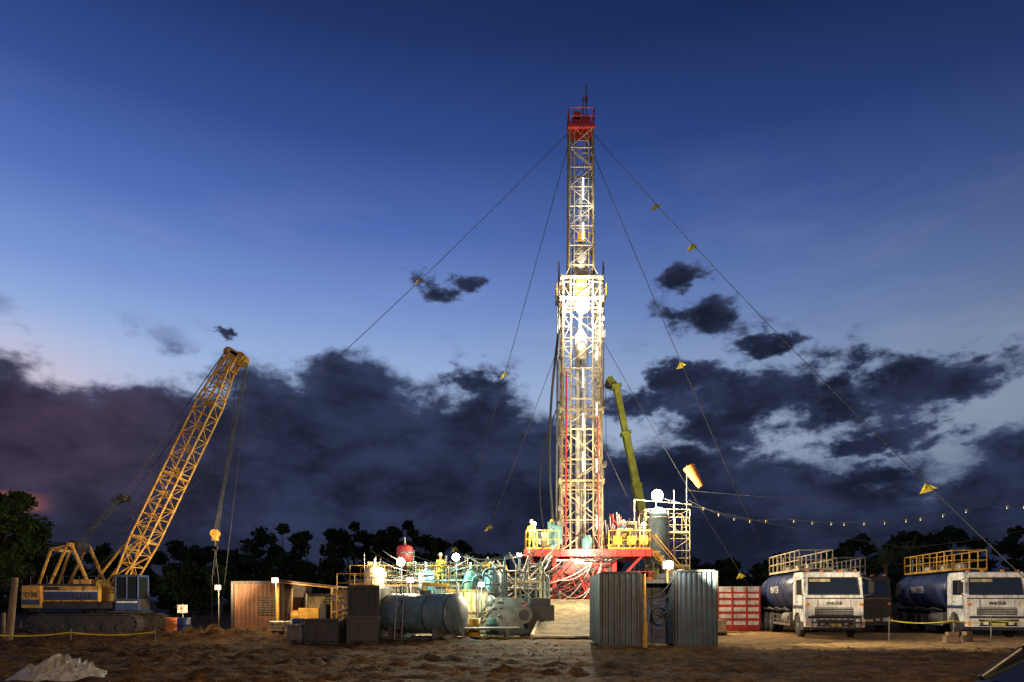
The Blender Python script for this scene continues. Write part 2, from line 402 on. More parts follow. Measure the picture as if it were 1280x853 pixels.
# ------------------------------------------------------------ drilling rig
RX,RY=4.22,42.0
def rig():
    T=Thing('drilling_rig',(RX,RY,0))
    mw=T.part('lower_mast','mastw'); mu=T.part('upper_mast','mastw'); rd=T.part('red_steelwork','red',.01); yl=T.part('yellow_handrails','yellow')
    col=T.part('hoist_cylinder','mastc'); gr=T.part('mast_services','grey'); bk=T.part('hoses','black'); tu=T.part('fluorescent_tubes','tube')
    z0,z1=4.7,21.2
    def sq(w,d,z): return [(-w,-d,z),(w,-d,z),(w,d,z),(-w,d,z)]
    mw.lattice(sq(1.22,.75,z0),sq(1.13,.7,z1),9,.085,.045,(1,2,3),'X')
    mw.lattice(sq(1.22,.75,z0),sq(1.13,.7,z1),9,.085,.045,(0,),'Z')
    for k in range(19):
        z=z0+k*.9
        mw.beam((-1.2,-.78,z),(-.72,-.78,z),.05); mw.beam((1.2,-.78,z),(.72,-.78,z),.05)
        s=1 if k%2 else -1
        mw.beam((-1.2,-.78,z+(.9 if s>0 else 0)),(-.72,-.78,z+(0 if s>0 else .9)),.035); mw.beam((1.2,-.78,z+(.9 if s>0 else 0)),(.72,-.78,z+(0 if s>0 else .9)),.035)
    mw.cyl((-.7,-.78,z0),(-.66,-.78,z1),.05); mw.cyl((.7,-.78,z0),(.66,-.78,z1),.05)
    mu.lattice(sq(.78,.5,z1-1.5),sq(.70,.48,30.4),9,.07,.038,(1,2,3),'X')
    mu.lattice(sq(.78,.5,z1-1.5),sq(.70,.48,30.4),9,.07,.038,(0,),'Z')
    mu.lattice(sq(.45,.5,z1-1.5),sq(.42,.48,30.4),14,.03,.018,(0,),'Z')
    rd.beam((-.98,-.86,5),(-.94,-.82,15.5),.11); rd.beam((.98,-.86,5),(.94,-.82,13),.06)
    for z,w in((z1,1.2),(z1-1.3,1.22),(13.2,1.22),(8.9,1.26)):
        for s in(-1,1):
            mw.box((s*w,0,z),(.22,1.6,.3)); 
        mw.box((0,.78,z),(2.5,.1,.22)); mw.box((0,-.80,z),(2.5,.08,.12))
    for s in(-1,1):
        gr.box((s*1.38,0,20.15),(.3,1.4,.05)); yl.rail([(s*1.5,-.6,20.2),(s*1.5,.6,20.2)],.7)
        gr.cyl((s*1.35,-.3,18.2),(s*1.36,-.3,22.4),.06)
        gr.cyl((s*1.42,.1,14),(s*1.42,.1,20.8),.045)
        for k in range(9): gr.box((s*U(1.2,1.4),U(-.8,-.3),U(6,20)),(.22,.2,U(.2,.5)))
    col.cyl((-.12,.1,4.7),(-.12,.1,18),.2,n=14); col.cyl((.25,.15,4.7),(.25,.15,17),.09)
    col.cyl((0,.1,18),(0,.1,27.5),.13,n=12)
    col.lathe([(.08,0),(.34,.2),(.42,.6),(.42,1.5),(.3,1.9),(.12,2.2)],(0,-.1,21.3),(0,0,1),14)
    yl2=T.part('travelling_block','yellow',.02); yl2.box((0,-.25,20.4),(.75,.5,1.0)); yl2.cyl((-.3,-.25,21.1),(.3,-.25,21.1),.45,n=18); yl2.box((0,-.3,23.9),(.5,.4,.5))
    col.lathe([(.1,0),(.36,.15),(.42,.9),(.34,1.5),(.15,1.8)],(0,-.2,16.4),(0,0,1),14)
    gr.cyl((0,-.2,4.9),(0,-.2,16.5),.075); gr.beam((-.35,-.2,17.2),(.35,-.2,17.2),.14)
    for s in(-1,1):
        for o in(.12,.22): gr.cyl((s*o,-.1,22.8),(s*(o+.1),-.1,30.5),.014,n=5)
        gr.cyl((s*.5,.3,5),(s*.45,.3,30),.02,n=5)
        gr.cyl((s*1.05,.9,5),(s*1.0,.85,21),.06)
    for z,l in((26.0,1.3),(23.6,1.0),(14.6,1.1),(9.5,1.2),(12,1.0)): tu.cyl((.1,-.56,z),(.1,-.56,z+l),.035,n=8)
    for k in range(4): tu.cyl((.88,-.84,6+k*3.4),(.88,-.84,6.8+k*3.4),.02,n=6)
    for s in(0,.36): gr.cyl((1.3,-.2+s,5),(1.25,-.2+s,20),.025,n=6)
    for k in range(50): gr.cyl((1.3,-.2,5+k*.3),(1.3,.16,5+k*.3),.012,n=4)
    gr.cyl((-1.5,-.2,5),(-1.42,-.2,17.5),.07); bk.tube([Vector((-1.4,-.3,17.9))+Vector((-.40*math.sin(t*3.14)-.25*t,-.3*t,-12.5*t)) for t in np.linspace(0,1,20)],.075,8)
    bk.tube([Vector((-1.4,-.3,17.9)),Vector((-1.2,-.4,18.2)),Vector((-.5,-.5,17.9))],.075,8)
    bk.tube([Vector((-1.3,.3,14))+Vector((-.9*math.sin(t*2.9)-.5*t,0,-9*t)) for t in np.linspace(0,1,16)],.04,6)
    rd.box((0,0,30.45),(1.62,1.3,.2)); rd.box((0,0,30.8),(1.15,.9,.55)); rd.rail([(-.76,-.62,30.5),(.76,-.62,30.5),(.76,.62,30.5),(-.76,.62,30.5),(-.76,-.62,30.5)],1.05,.03,.76)
    for s in(-.4,-.13,.13,.4): rd.cyl((s-.05,0,31.05),(s+.05,0,31.05),.36,n=20)
    rd.box((-.25,-.3,31.2),(.4,.3,.5)); rd.box((.4,.2,31.3),(.3,.3,.6))
    gr.cyl((.35,0,31.2),(.35,0,33.4),.05,n=6); gr.cyl((.15,0,31.6),(.15,0,32.6),.05,n=6); rd.box((.35,0,32.5),(.18,.16,.25))
    # rig floor
    rd.box((.2,0,4.55),(7.2,5.0,.12)); 
    for y in(-2.5,2.5): rd.box((.2,y,4.42),(7.3,.16,.42))
    for x in(-3.45,3.85): rd.box((x,0,4.42),(.16,5.0,.42))
    for x in np.arange(-3,4,.8): rd.box((x,-2.6,4.42),(.05,.06,.36))
    for x0,x1 in((-3.4,-1.5),(1.4,3.8)): yl.rail([(x0,-2.45,4.62),(x1,-2.45,4.62)],1.1,.03,.65)
    yl.rail([(-3.4,-2.45,4.62),(-3.4,2.4,4.62),(3.8,2.4,4.62),(3.8,-2.45,4.62)],1.1,.03,1.2)
    for x in(1.9,2.7,3.4): yl.box((x,-2.47,5.15),(.5,.03,.5))
    for x in(-1.75,1.75):
        for y in(-2.2,2.2): rd.beam((x,y,0),(x,y,4.4),.24)
        rd.beam((x,-2.2,.4),(x,2.2,4.2),.13); rd.beam((x,2.2,.4),(x,-2.2,4.2),.13)
    for z in(1.2,2.9): rd.box((0,-2.2,z),(3.6,.18,.2))
    for s in(-1,1):
        rd.beam((s*1.75,-2.25,4.2),(s*3.4,-2.25,4.3),.1); rd.beam((s*1.8,-2.25,2.6),(s*3.4,-2.25,4.3),.14)
        rd.beam((s*1.6,-2.3,2.9),(s*.6,-2.3,4.4),.12)
    rd.box((0,1.0,2.6),(2.5,6.0,.5)); rd.box((0,3.8,2.9),(2.5,3.0,1.8)); rd.box((-.1,-1.9,3.4),(1.7,.6,1.5)); rd.box((0,-2.0,2.1),(2.9,.5,.5))
    rd.cyl((-.9,-2.35,3.6),(-.9,-1.9,3.6),.42,n=20); rd.cyl((.85,-2.35,3.5),(.85,-1.9,3.5),.32,n=20); rd.box((1.35,-1.8,3.3),(.7,.9,1.1)); rd.box((-1.45,-1.8,3.25),(.5,.9,.9))
    dkp=T.part('engine_bay','dark',.01)
    dkp.box((-.35,-2.23,3.3),(.7,.04,.6)); dkp.box((.45,-2.23,3.35),(.4,.04,.5)); dkp.box((1.35,-2.27,3.3),(.45,.04,.7)); dkp.box((0,-2.27,2.1),(2.2,.04,.22))
    rd.lathe([(.16,-.12),(.3,-.1),(.3,.0),(.12,.02)],(0,-2.4,3.0),(0,1,0),22)
    wh=T.part('white_trim','white',.005); wh.box((0,-2.32,4.0),(3.3,.04,.1)); wh.box((-.1,-2.25,3.85),(1.2,.03,.12))
    gr.cyl((-1.5,-2.7,0),(-1.5,-2.7,2.2),.12); gr.cyl((1.5,-2.7,0),(1.5,-2.7,2.2),.12)
    for s in(-1,1):
        gr.cyl((s*1.5,-2.7,0),(s*1.5,-2.7,.06),.35); 
        for y in(1,2.4,5,6.3): bk.lathe([(.3,-.2),(.52,-.18),(.56,0),(.52,.18),(.3,.2)],(s*1.15,y,.56),(1,0,0),20)
    gp=T.part('blowout_preventer','red'); gp.lathe([(.3,0),(.3,.4),(.5,.45),(.5,.6),(.35,.7),(.35,1.2),(.55,1.25),(.6,1.7),(.4,2.0),(.2,2.1)],(0,-1.0,.2),(0,0,1),20)
    gp.cyl((-1.0,-1.0,1.0),(1.0,-1.0,1.0),.22); gp.cyl((-.9,-1.,1.0),(-.8,-1,1.0),.32); gp.cyl((.9,-1.,1.0),(.8,-1,1.0),.32)
    hz=T.part('hydraulic_hoses','red')
    for i in range(18):
        a=(U(-1.9,-.2),-2.5-U(0,.4),U(2.4,3.8)); b=(U(.1,1.9),-2.5-U(0,.4),U(2.2,3.5)); (hz if i%2 else bk).tube(sagpts(a,b,U(.4,1.5),14),U(.022,.045),6)
    for i in range(20):
        a=(U(-2,1),-2.5,U(3.0,4.3)); b=(a[0]+U(-4.5,-1.5),-3-U(0,1.5),U(1.0,3.4)); (gr if i%3==0 else bk).tube(sagpts(a,b,U(.3,1.1),14),U(.02,.04),6)
    for i in range(12):
        a=(U(2.5,3.8),-2.3,U(4.6,6.5)); b=(U(-.5,1.2),-2.6,U(3.0,4.6)); bk.tube(sagpts(a,b,U(.3,1.0),12),.03,6)
    cn=T.part('driller_console','cream',.02); cn.box((2.5,-1.2,5.3),(.9,.8,1.3)); cn.box((-2.1,-1.0,5.2),(.7,.6,1.1)); cn.box((3.1,.6,5.6),(.8,.9,1.9))
    dkp.box((2.5,-1.62,5.5),(.6,.04,.5)); dkp.box((3.1,.13,6.1),(.5,.04,.5))
    tq=T.part('power_tongs','teal',.02); tq.box((-1.6,-1.9,5.5),(.55,.5,1.1)); tq.cyl((-1.9,-1.6,4.6),(-1.9,-1.6,6.3),.22); tq.lathe([(.3,0),(.34,.5),(.2,.8)],(.2,-1.7,4.7),(0,0,1),14); tq.box((-2.7,-.5,5.2),(.6,.6,1.2))
    for i in range(9): gr.cyl((1.5+i*.16,.9,4.6),(1.35+i*.14,.9,U(6.0,8.2)),.05)
    for i in range(4): rd.cyl((2.2+i*.5,1.5,4.6),(2.2+i*.5,1.5,U(5.8,7.4)),.06)
    for i in range(18): (gr if i%2 else yl).box((U(1.5,3.6),U(-2,0),U(4.7,5.8)),(U(.1,.4),U(.1,.3),U(.1,.5)),U(0,1))
    for i in range(10): gr.box((U(-3.2,-1.4),U(-2,0),U(4.7,5.4)),(U(.1,.4),U(.1,.3),U(.1,.5)),U(0,1))
    for i in range(7): rd.beam((U(1.8,3.8),U(-2.4,2),4.6),(U(1.8,3.8),U(-2.4,2),U(5.8,7.2)),.05)
    for k in range(16):
        wh.box((4.3+k*.22,-1.9,4.5-k*.27),(.24,.8,.04))
    for y in(-2.3,-1.5):
        yl.beam((4.1,y,4.55),(7.7,y,.2),.05,.2); yl.cyl((4.1,y,5.5),(7.7,y,1.2),.03)
    T.bulb((0.0,-1.05,19.3),.42,'lampw')
    for x in(-2.9,3.4): T.bulb((x,-2.55,6.1),.09,'lampw'); gr.cyl((x,-2.5,4.6),(x,-2.5,6.1),.025)
    T.bulb((0,-2.9,4.35),.12,'lampw')
    T.done()
    T.light((0.0,-1.8,19.3),2300,(1,.95,.84),.2); T.light((0,-.45,17.6),260,(1,.95,.84),.08)
    for x,z in((-2.9,5.9),(3.4,5.9)):
        T.light((x,-2.9,z),950,WW,.09,'SPOT',(0,-.6,13),75,.8)
        T.light((x,-2.8,z),360,WW,.09)
    T.light((0,-1.4,11.5),110,WW,.06); T.light((.3,-1.3,25.5),90,(.9,.95,1),.06)
    T.light((0,-3.9,4.6),1700,(1,.80,.56),.08)
    T.light((0,-4.0,4.9),6500,(1,.84,.56),.08,'SPOT',(-1.9,-10,.4),75,.7)  # extra spot added to brighten the access ramp
rig()

def guy(a,b,sag,flags,r=.028):
    T=Thing('guy_wire'); g=T.part('wire_rope','cable'); f=T.part('pennants','flag'); k=T.part('ground_anchor','steel')
    pts=sagpts(a,b,sag,40); g.tube(pts,r,5)
    for t in flags:
        p=pts[int(t*40)]; q=pts[int(t*40)+1]; d=(q-p).normalized()
        f.add([p-d*.24,p+d*.24,p+Vector((-.36,.1,-.30)),p+Vector((-.22,-.05,-.1))],[(0,1,2),(0,2,3)])
        f.add([p-d*.15,p+d*.15,p+Vector((.24,-.2,-.1))],[(0,1,2)])
    b=Vector(b); k.cyl(b-Vector((0,0,.3)),b+Vector((0,0,.5)),.08); k.box(b,(.5,.5,.2)); T.done()
guy((3.45,42,30.4),(-29.5,41,0),1.0,(.28,.78),.022)
guy((4.98,42,30.4),(21,24.5,0),.6,(.22,.31,.78),.018)
guy((3.45,42.4,29.8),(-6.4,56,0),.4,(.42,.8),.022)
guy((4.98,42.4,29.6),(20.8,50,0),.4,(.42,.9),.022)
guy((5.6,42.6,18),(18,47,0),.35,(.8,),.018)
guy((2.9,42.6,17.5),(-4.5,50,0),.3,(.62,),.018)
guy((5.4,42.6,12),(13.5,52,0),.2,(),.018)

# ------------------------------------------------------------ access ramp
T=Thing('access_ramp',(0,0,0)); g=T.part('planks','plank',.01); s=T.part('side_beams','cream',.01); k=T.part('trestle','steel')
def rp(u,v):
    x0=.85+(2.1-.85)*v; x1=3.8+(4.95-3.8)*v; return Vector((x0+(x1-x0)*u,29.3+9*v,.12+1.6*v))
n=36
for i in range(n):
    v=i/n; g.beam(rp(0.02,v),rp(.98,v),.17,.09)
for u in(0,1): s.beam(rp(u,0)+Vector((0,0,-.02)),rp(u,1)+Vector((0,0,-.02)),.12,.24)
for v in(.5,.75,1):
    for u in(0.05,.95): p=rp(u,v); k.beam((p.x,p.y,-.1),p,.12)
T.done()

# ------------------------------------------------------------ corrugated shelter
T=Thing('corrugated_shelter',(0,24.6,0)); c=T.part('corrugated_walls','corr'); f=T.part('frame','dark',.008); y=T.part('bollard_post','yellow'); dr=T.part('door','navy',.01)
def cbox(x0,x1,d,z1):
    c.corr((x0,0),(x1,0),.1,z1); c.corr((x1,0),(x1+.0,d),.1,z1); c.corr((x0,d),(x0,0),.1,z1); c.corr((x1,d),(x0,d),.1,z1)
    f.bx(x0+.06,x1-.06,.06,d-.06,z1-.1,z1-.04); f.bx(x0-.04,x1+.04,-.07,.06,-.05,.1)
    for x in(x0,x1): f.bx(x-.045,x+.045,-.07,.06,.1,z1+.02)
    f.bx(x0+.045,x1-.045,-.075,.055,z1-.02,z1+.06); f.bx(x0+.1,x1-.1,.06,d,-.05,.05)
cbox(3.18,4.62,3.0,2.66); cbox(5.9,7.36,3.0,2.72)
dr.bx(4.67,5.85,1.1,1.16,.05,2.3); dr.bx(4.75,5.2,1.05,1.1,.3,2.0); dr.bx(5.3,5.78,1.05,1.1,.3,2.0)
f.bx(4.67,5.85,.3,1.2,2.3,2.42); f.bx(5.24,5.27,1.02,1.1,.1,2.3)
y.cyl((4.76,-.25,-.1),(4.70,-.25,2.62),.06); y.cyl((4.74,-.25,.0),(4.74,-.25,.9),.09)
y.beam((5.62,.1,2.3),(5.62,.1,2.95),.05); f.cyl((5.8,-.1,-.1),(5.8,-.1,2.7),.03)
f.box((5.62,.0,2.95),(.4,.12,.3))
h=T.part('hose_coil','black')
for i in range(4): h.tube([Vector((5.5+.28*math.cos(a),.9-.04*i,1.1+.33*math.sin(a))) for a in np.linspace(0,math.tau,18)],.03,6)
for i in range(5): h.tube(sagpts((4.7+U(-.05,.1),-.2,U(1.6,2.6)),(5.8,-.1,U(1.4,2.6)),U(.2,.7),10),.018,5)
T.bulb((5.62,-.16,2.95),.15,'lampc')
T.done(); T.light((5.62,-.45,2.95),170,(1,.95,.75),.12)
T.light((6.1,-.7,3.0),7200,(1,.86,.58),.12,'SPOT',(17.8,3.6,1.5),58,.8)

# ------------------------------------------------------------ striped container
T=Thing('striped_container',(11.45,38,0)); w=T.part('white_bands','white'); r=T.part('red_body','red',.01)
r.bx(0,2.35,0,5,.12,2.4)
for z in(.30,.68,1.06,1.44,1.82): w.bx(-.02,2.37,-.03,5.02,z,z+.22)
for x in(0,.8,1.6,2.32): r.bx(x-.05,x+.05,-.06,0,.1,2.42)
w.bx(-.03,2.38,-.04,5.03,2.15,2.44); r.bx(0,2.35,-.02,5,0,.12); T.done()

# ------------------------------------------------------------ trucks
def wheel(t,h,x,y,r=.52,w=.28,s=1):
    t.lathe([(r*.55,-w/2),(r*.9,-w/2),(r,-w*.36),(r,w*.36),(r*.9,w/2),(r*.55,w/2)],(x,y,r),(1,0,0),28)
    h.lathe([(r*.58,-w*.3),(r*.5,w*.3*1),(r*.3,w*.3),(r*.25,w*.5),(.0001,w*.52)],(x,y,r),(s,0,0),20)
def tanker(loc,rz,cab,stripe,tank,rails,bull,num,name='tanker_truck'):
    T=Thing(name,loc,rz)
    cb=T.part('cab',cab,.035); st=T.part('cab_trim',stripe,.01); bk=T.part('chassis','dark',.01); gl=T.part('windows','glass',.01); ty=T.part('tyres','black'); hb=T.part('hubs','grey')
    tk=T.part('tank',tank); rl=T.part('walkway_rails',rails); gr=T.part('fittings','grey'); hd=T.part('headlamps','headl',.01); am=T.part('marker_lamps','amber'); pl=T.part('number_plate','plate')
    it=T.part('sun_visor_curtain','cream')
    arch=[(1.25+.62*math.cos(a),.52+.62*math.sin(a)) for a in np.linspace(.35,math.pi-.35,9)]
    cb.prism([(0,.72),(0,1.72),(.05,1.9),(.24,2.82),(.42,2.95),(1.8,2.95),(1.95,2.8),(1.95,.74)]+arch+[(.6,.72)],-1.22,1.22)
    def fs(z,o=.012): return .05+(z-1.9)*(.19/.92)-o
    gl.add([(-1.06,fs(1.95),1.95),(1.06,fs(1.95),1.95),(1.0,fs(2.66),2.66),(-1.0,fs(2.66),2.66)],[(0,1,2,3)])
    it.add([(-1.0,fs(2.5,.016),2.5),(-.1,fs(2.5,.016),2.5),(-.1,fs(2.63,.016),2.63),(-.99,fs(2.63,.016),2.63)],[(0,1,2,3)])
    for a,b in(((-1.08,1.93),(1.08,1.93)),((-1.02,2.68),(1.02,2.68)),((-1.08,1.93),(-1.02,2.68)),((1.08,1.93),(1.02,2.68))):
        bk.beam((a[0],fs(a[1],.012),a[1]),(b[0],fs(b[1],.012),b[1]),.035)
    for x in(-.55,.25): bk.beam((x,fs(1.9,.04),1.9),(x+.5,fs(2.15,.03),2.22),.018)
    cb.beam((-1.1,fs(2.78,.1),2.80),(1.1,fs(2.78,.1),2.80),.05,.2)
    for s in(-1,1):
        X=s*1.232
        gl.add([(X,.42,1.92),(X,1.35,1.92),(X,1.35,2.6),(X,.52,2.6)],[(0,1,2,3)]); bk.beam((X,1.42,.95),(X,1.42,2.75),.015); bk.beam((X,.3,1.2),(X,.3,2.0),.015); bk.box((X,1.3,1.62),(.03,.16,.04))
        bk.beam((s*1.2,.1,2.7),(s*1.5,-.12,2.55),.025); bk.beam((s*1.2,.1,1.85),(s*1.5,-.12,1.95),.025); bk.box((s*1.5,-.12,2.25),(.2,.08,.5)); 
        st.bx(s*1.19,s*1.226+s*.02,.3,1.9,1.3,1.45)
        hd.box((s*.92,-.16,.66),(.36,.05,.2)); am.box((s*1.16,-.15,.66),(.09,.05,.18)); am.box((s*1.0,.4,3.0),(.12,.1,.07)); am.box((s*.4,.4,3.0),(.12,.1,.07))
        bk.bx(s*.95,s*1.2,.35,.8,.35,.7); hd.box((s*.5,-.16,.66),(.2,.04,.12)); am.box((s*1.1,-.02,1.5),(.14,.04,.12))
        bk.beam((s*.68,-.03,1.0),(s*.68,-.03,1.7),.012)
    bk.bx(-.80,.80,-.015,.015,1.02,1.36)
    for z in(1.07,1.15,1.23,1.31): cb.bx(-.78,.78,-.035,-.016,z,z+.022)
    st.bx(-1.2,1.2,-.014,.014,1.74,1.79)
    T.text('WATER',(0,-.03,1.48),(math.pi/2,0,0),.2,'dark')
    cb.bx(-1.24,1.24,-.14,.12,.5,.86); bk.bx(-1.1,1.1,-.03,.02,.88,.98); pl.bx(-.26,.26,-.165,-.15,.55,.68); bk.bx(-1.0,1.0,-.08,.08,.36,.49)
    bk.bx(-.8,.8,-.15,-.141,.53,.83)
    if bull:
        for z in(.45,.72,1.0): bk.cyl((-1.05,-.38,z),(1.05,-.38,z),.028,n=8)
        for x in np.linspace(-1.0,1.0,9): bk.cyl((x,-.38,.40),(x,-.38,1.02),.022,n=8)
        for s in(-1,1): bk.beam((s*.5,-.38,.6),(s*.5,0,.6),.06)
    for s in(-1,1):
        bk.bx(s*.38,s*.5,.3,9.0,.78,1.02)
        for y in(1.25,): wheel(ty,hb,s*1.05,y,s=s)
        for y in(6.5,7.8):
            wheel(ty,hb,s*1.08,y,.52,.26,s=s); wheel(ty,hb,s*.76,y,.52,.26,s=s)
        bk.prism([(5.8,1.12),(6.1,1.2),(8.3,1.2),(8.6,1.0),(8.65,1.03),(8.35,1.25),(6.05,1.25),(5.75,1.14)],s*.6,s*1.24)
        gr.cyl((s*.95,2.9,.8),(s*.95,4.1,.8),.3,n=18); bk.bx(s*.75,s*1.15,4.4,5.5,.5,.95)
        gr.rail([(s*1.2,2.6,.45),(s*1.2,5.8,.45)],.5,.02,.8)
    for y in(1.25,6.5,7.8): bk.cyl((-1,y,.52),(1,y,.52),.09)
    pf=[(.0001,-.28),(.5,-.24),(.9,-.12),(1.12,0),(1.17,.08)]
    L=6.5; prof=pf+[(1.17,L-.08),(1.12,L),(.9,L+.12),(.5,L+.24),(.0001,L+.28)]
    tk.lathe(prof,(0,2.4,2.14),(0,1,0),36,.86)
    for y in(2.5,4.05,5.65,7.25,8.8): (tk).lathe([(1.178,0),(1.20,.01),(1.20,.07),(1.178,.08)],(0,y,2.14),(0,1,0),36,.86)
    for y in(3,5,7,8.5): bk.prism([(y-.1,1.0),(y+.1,1.0),(y+.1,1.35),(y-.1,1.35)],-.8,.8)
    gr.bx(-.62,.62,2.6,8.7,3.13,3.17)
    for y in(3.4,5.2,7.2): gr.cyl((0,y,3.1),(0,y,3.42),.3,n=18); gr.cyl((0,y,3.42),(0,y,3.46),.34,n=18)
    rl.rail([(-.75,2.6,3.1),(-.75,8.7,3.1),(.75,8.7,3.1),(.75,2.6,3.1),(-.75,2.6,3.1)],.98,.032,.9)
    for s in(-.2,.2): gr.cyl((s,9.15,.8),(s,9.05,4.0),.025,n=6)
    for k in range(9): gr.cyl((-.2,9.12,1+k*.33),(.2,9.12,1+k*.33),.018,n=5)
    bk.tube([Vector((-1.2,y,1.25+.05*math.sin(y*4))) for y in np.linspace(2.6,8.6,14)],.05,8)
    T.text(num,(-1.21,5.6,2.05),(math.pi/2,0,-math.pi/2),.5,'white')
    T.done(); return T
tanker((14.15,30,0),math.radians(-8),'white','dark','navy','cream',True,'WATER')
tanker((21.45,30.2,0),math.radians(-11),'white','blue','navy','yellow',False,'WATER')
tanker((18.7,36.0,0),math.radians(-10),'dark','grey','dark','grey',False,'')

# ------------------------------------------------------------ crawler crane
def crawler():
    T=Thing('crawler_crane',(-21.6,36,0),0)
    tr=T.part('crawler_tracks','dark',.01); bd=T.part('upper_body','craney',.04); bl=T.part('blue_stripe','blue',.01); cb=T.part('operator_cab','blue',.03); gl=T.part('cab_windows','glass')
    bm=T.part('lattice_boom','craney'); gy=T.part('gantry','craney',.01); rp=T.part('wire_ropes','cable'); wh=T.part('white_panel','white',.005); hk=T.part('hook_block','craney',.01); bk=T.part('machinery','dark',.01)
    for y in(-1.35,1.35):
        oval=[]
        for a in np.linspace(-math.pi/2,math.pi/2,9): oval.append((2.3+.45*math.cos(a),.48+.45*math.sin(a)))
        for a in np.linspace(math.pi/2,math.pi*1.5,9): oval.append((-2.3+.45*math.cos(a),.48+.45*math.sin(a)))
        n=len(oval); vs=[(a,y-.32,b) for a,b in oval]+[(a,y+.32,b) for a,b in oval]
        tr.add(vs,[tuple(range(n)),tuple(range(n,2*n))[::-1]]+[(i,n+i,n+(i+1)%n,(i+1)%n) for i in range(n)])
        for k in range(22):
            x=-2.3+k*4.6/21
            tr.box((x,y,.95),(.15,.76,.06)); tr.box((x,y,.02),(.15,.76,.06))
        for a in np.linspace(-1.3,1.3,6):
            for s in(-1,1): tr.box((s*(2.3+.47*math.cos(a)),y,.48+.47*math.sin(a)),(.06,.76,.15),0,-s*a)
        for k in range(6): bk.cyl((-1.9+k*.76,y-.36,.32),(-1.9+k*.76,y+.36,.32),.2,n=14)
        for s in(-1,1): bk.cyl((s*2.3,y-.37,.48),(s*2.3,y+.37,.48),.3,n=16)
    bk.box((0,0,.6),(2.6,2.4,.5)); bk.cyl((0,0,.8),(0,0,1.15),.9,n=24)
    bk.box((-.9,0,1.42),(4.4,2.7,.32)); bd.box((-1.2,0,2.0),(3.6,2.6,.8)); bd.box((-2.75,0,1.85),(1.0,2.9,1.15))
    bl.bx(-2.2,.55,-1.322,-1.3,1.68,2.1); bl.bx(-3.2,-2.3,-1.475,-1.451,1.45,1.7); wh.bx(-2.2,.5,-1.33,-1.301,2.12,2.17)
    for i in range(5): bk.bx(-.7+i*.2,-.6+i*.2,-1.335,-1.32,1.75,2.0)
    bk.bx(-2.2,-1.4,-1.33,-1.3,2.2,2.36); bk.beam((-1.3,-1.31,1.6),(-1.3,-1.31,2.4),.02); bk.beam((-.2,-1.31,1.6),(-.2,-1.31,2.4),.02)
    bd.bx(-1.0,-.1,-.9,.9,2.4,2.75)
    T.text('7120',(-2.75,-1.46,1.85),(math.pi/2,0,0),.34,'dark')
    bk.rail([(-2.9,-1.25,2.4),(.4,-1.25,2.4)],.5,.02,.8,False)
    cb.bx(1.45,2.7,-1.4,-.35,1.15,1.75); cb.bx(1.45,2.65,-1.4,-.35,2.85,2.97)
    for x in(1.48,2.05,2.62):
        for yy in(-1.37,-.38): cb.beam((x,yy,1.7),(x,yy,2.9),.07)
    gl.bx(1.5,2.62,-1.36,-.4,1.76,2.84); bk.box((2.72,-.9,1.5),(.05,.9,.5)); bk.bx(1.2,2.9,-1.5,-.3,1.05,1.14); wh.bx(1.55,2.6,-1.42,-1.4,1.55,1.62)
    top=Vector((-1.25,0,4.55))
    for y in(-.75,.75):
        gy.beam((-2.3,y,2.4),(top.x-.1,y,top.z),.11); gy.beam((-.2,y,2.4),(top.x+.1,y,top.z),.13); gy.beam((-2.9,y,2.3),(-2.2,y,4.3),.1); gy.beam((-2.2,y,4.3),(top.x,y,top.z),.1)
    gy.beam((top.x,-.85,top.z),(top.x,.85,top.z),.2); gy.beam((-2.2,-.8,4.3),(-2.2,.8,4.3),.14)
    bk.cyl((top.x,-.5,top.z),(top.x,.5,top.z),.28,n=18); bk.box((-1.9,-.3,4.6),(.6,.4,.2))
    F=Vector((.95,0,2.2)); H=Vector((6.75,0,14.25)); d=(H-F).normalized(); nrm=Vector((-d.z,0,d.x))
    def sec(t,w,h): 
        c=F.lerp(H,t); return [c+Vector((0,-w,0))-nrm*h,c+Vector((0,w,0))-nrm*h,c+Vector((0,w,0))+nrm*h,c+Vector((0,-w,0))+nrm*h]
    S=[(0,.75,.12),(.22,.55,.48),(.82,.5,.46),(.97,.38,.24)]
    nb=[4,12,4]
    for (a,b),k in zip(zip(S[:-1],S[1:]),nb): bm.lattice(sec(*a),sec(*b),k,.058,.03,(0,1,2,3),'Z')
    for t,w,h in(S[1],(.5,.54,.48),S[2]):
        q=sec(t,w,h)
        for i in range(4): bm.beam(q[i],q[(i+1)%4],.1)
    hp=H
    for y in(-.36,.36):
        bd.beam(hp-d*.5-nrm*.25+Vector((0,y,0)),hp+d*.55-nrm*.25+Vector((0,y,0)),.08,.3); bd.beam(hp-d*.4+nrm*.3+Vector((0,y,0)),hp+d*.55-nrm*.1+Vector((0,y,0)),.08,.25)
        bd.beam(hp+d*.5+nrm*.25+Vector((0,y,0)),hp+d*.4-nrm*.7+Vector((0,y,0)),.08,.3)
    for o in(-.2,-.05,.1,.25):
        bd.cyl(hp+d*.35-nrm*.45+Vector((0,o-.04,0)),hp+d*.35-nrm*.45+Vector((0,o+.04,0)),.34,n=20)
        bd.cyl(hp+d*.4+nrm*.22+Vector((0,o-.04,0)),hp+d*.4+nrm*.22+Vector((0,o+.04,0)),.26,n=20)
    B=Vector((1.0,0,7.0))
    for y in(-.3,-.1,.1,.3):
        rp.cyl(top+Vector((0,y,.1)),B+Vector((0,y*.6,0)),.02,n=5)
    bk.box(B,(.75,.7,.16),0,-.35); bk.cyl(B+Vector((.2,-.4,.05)),B+Vector((.2,.4,.05)),.16,n=14)
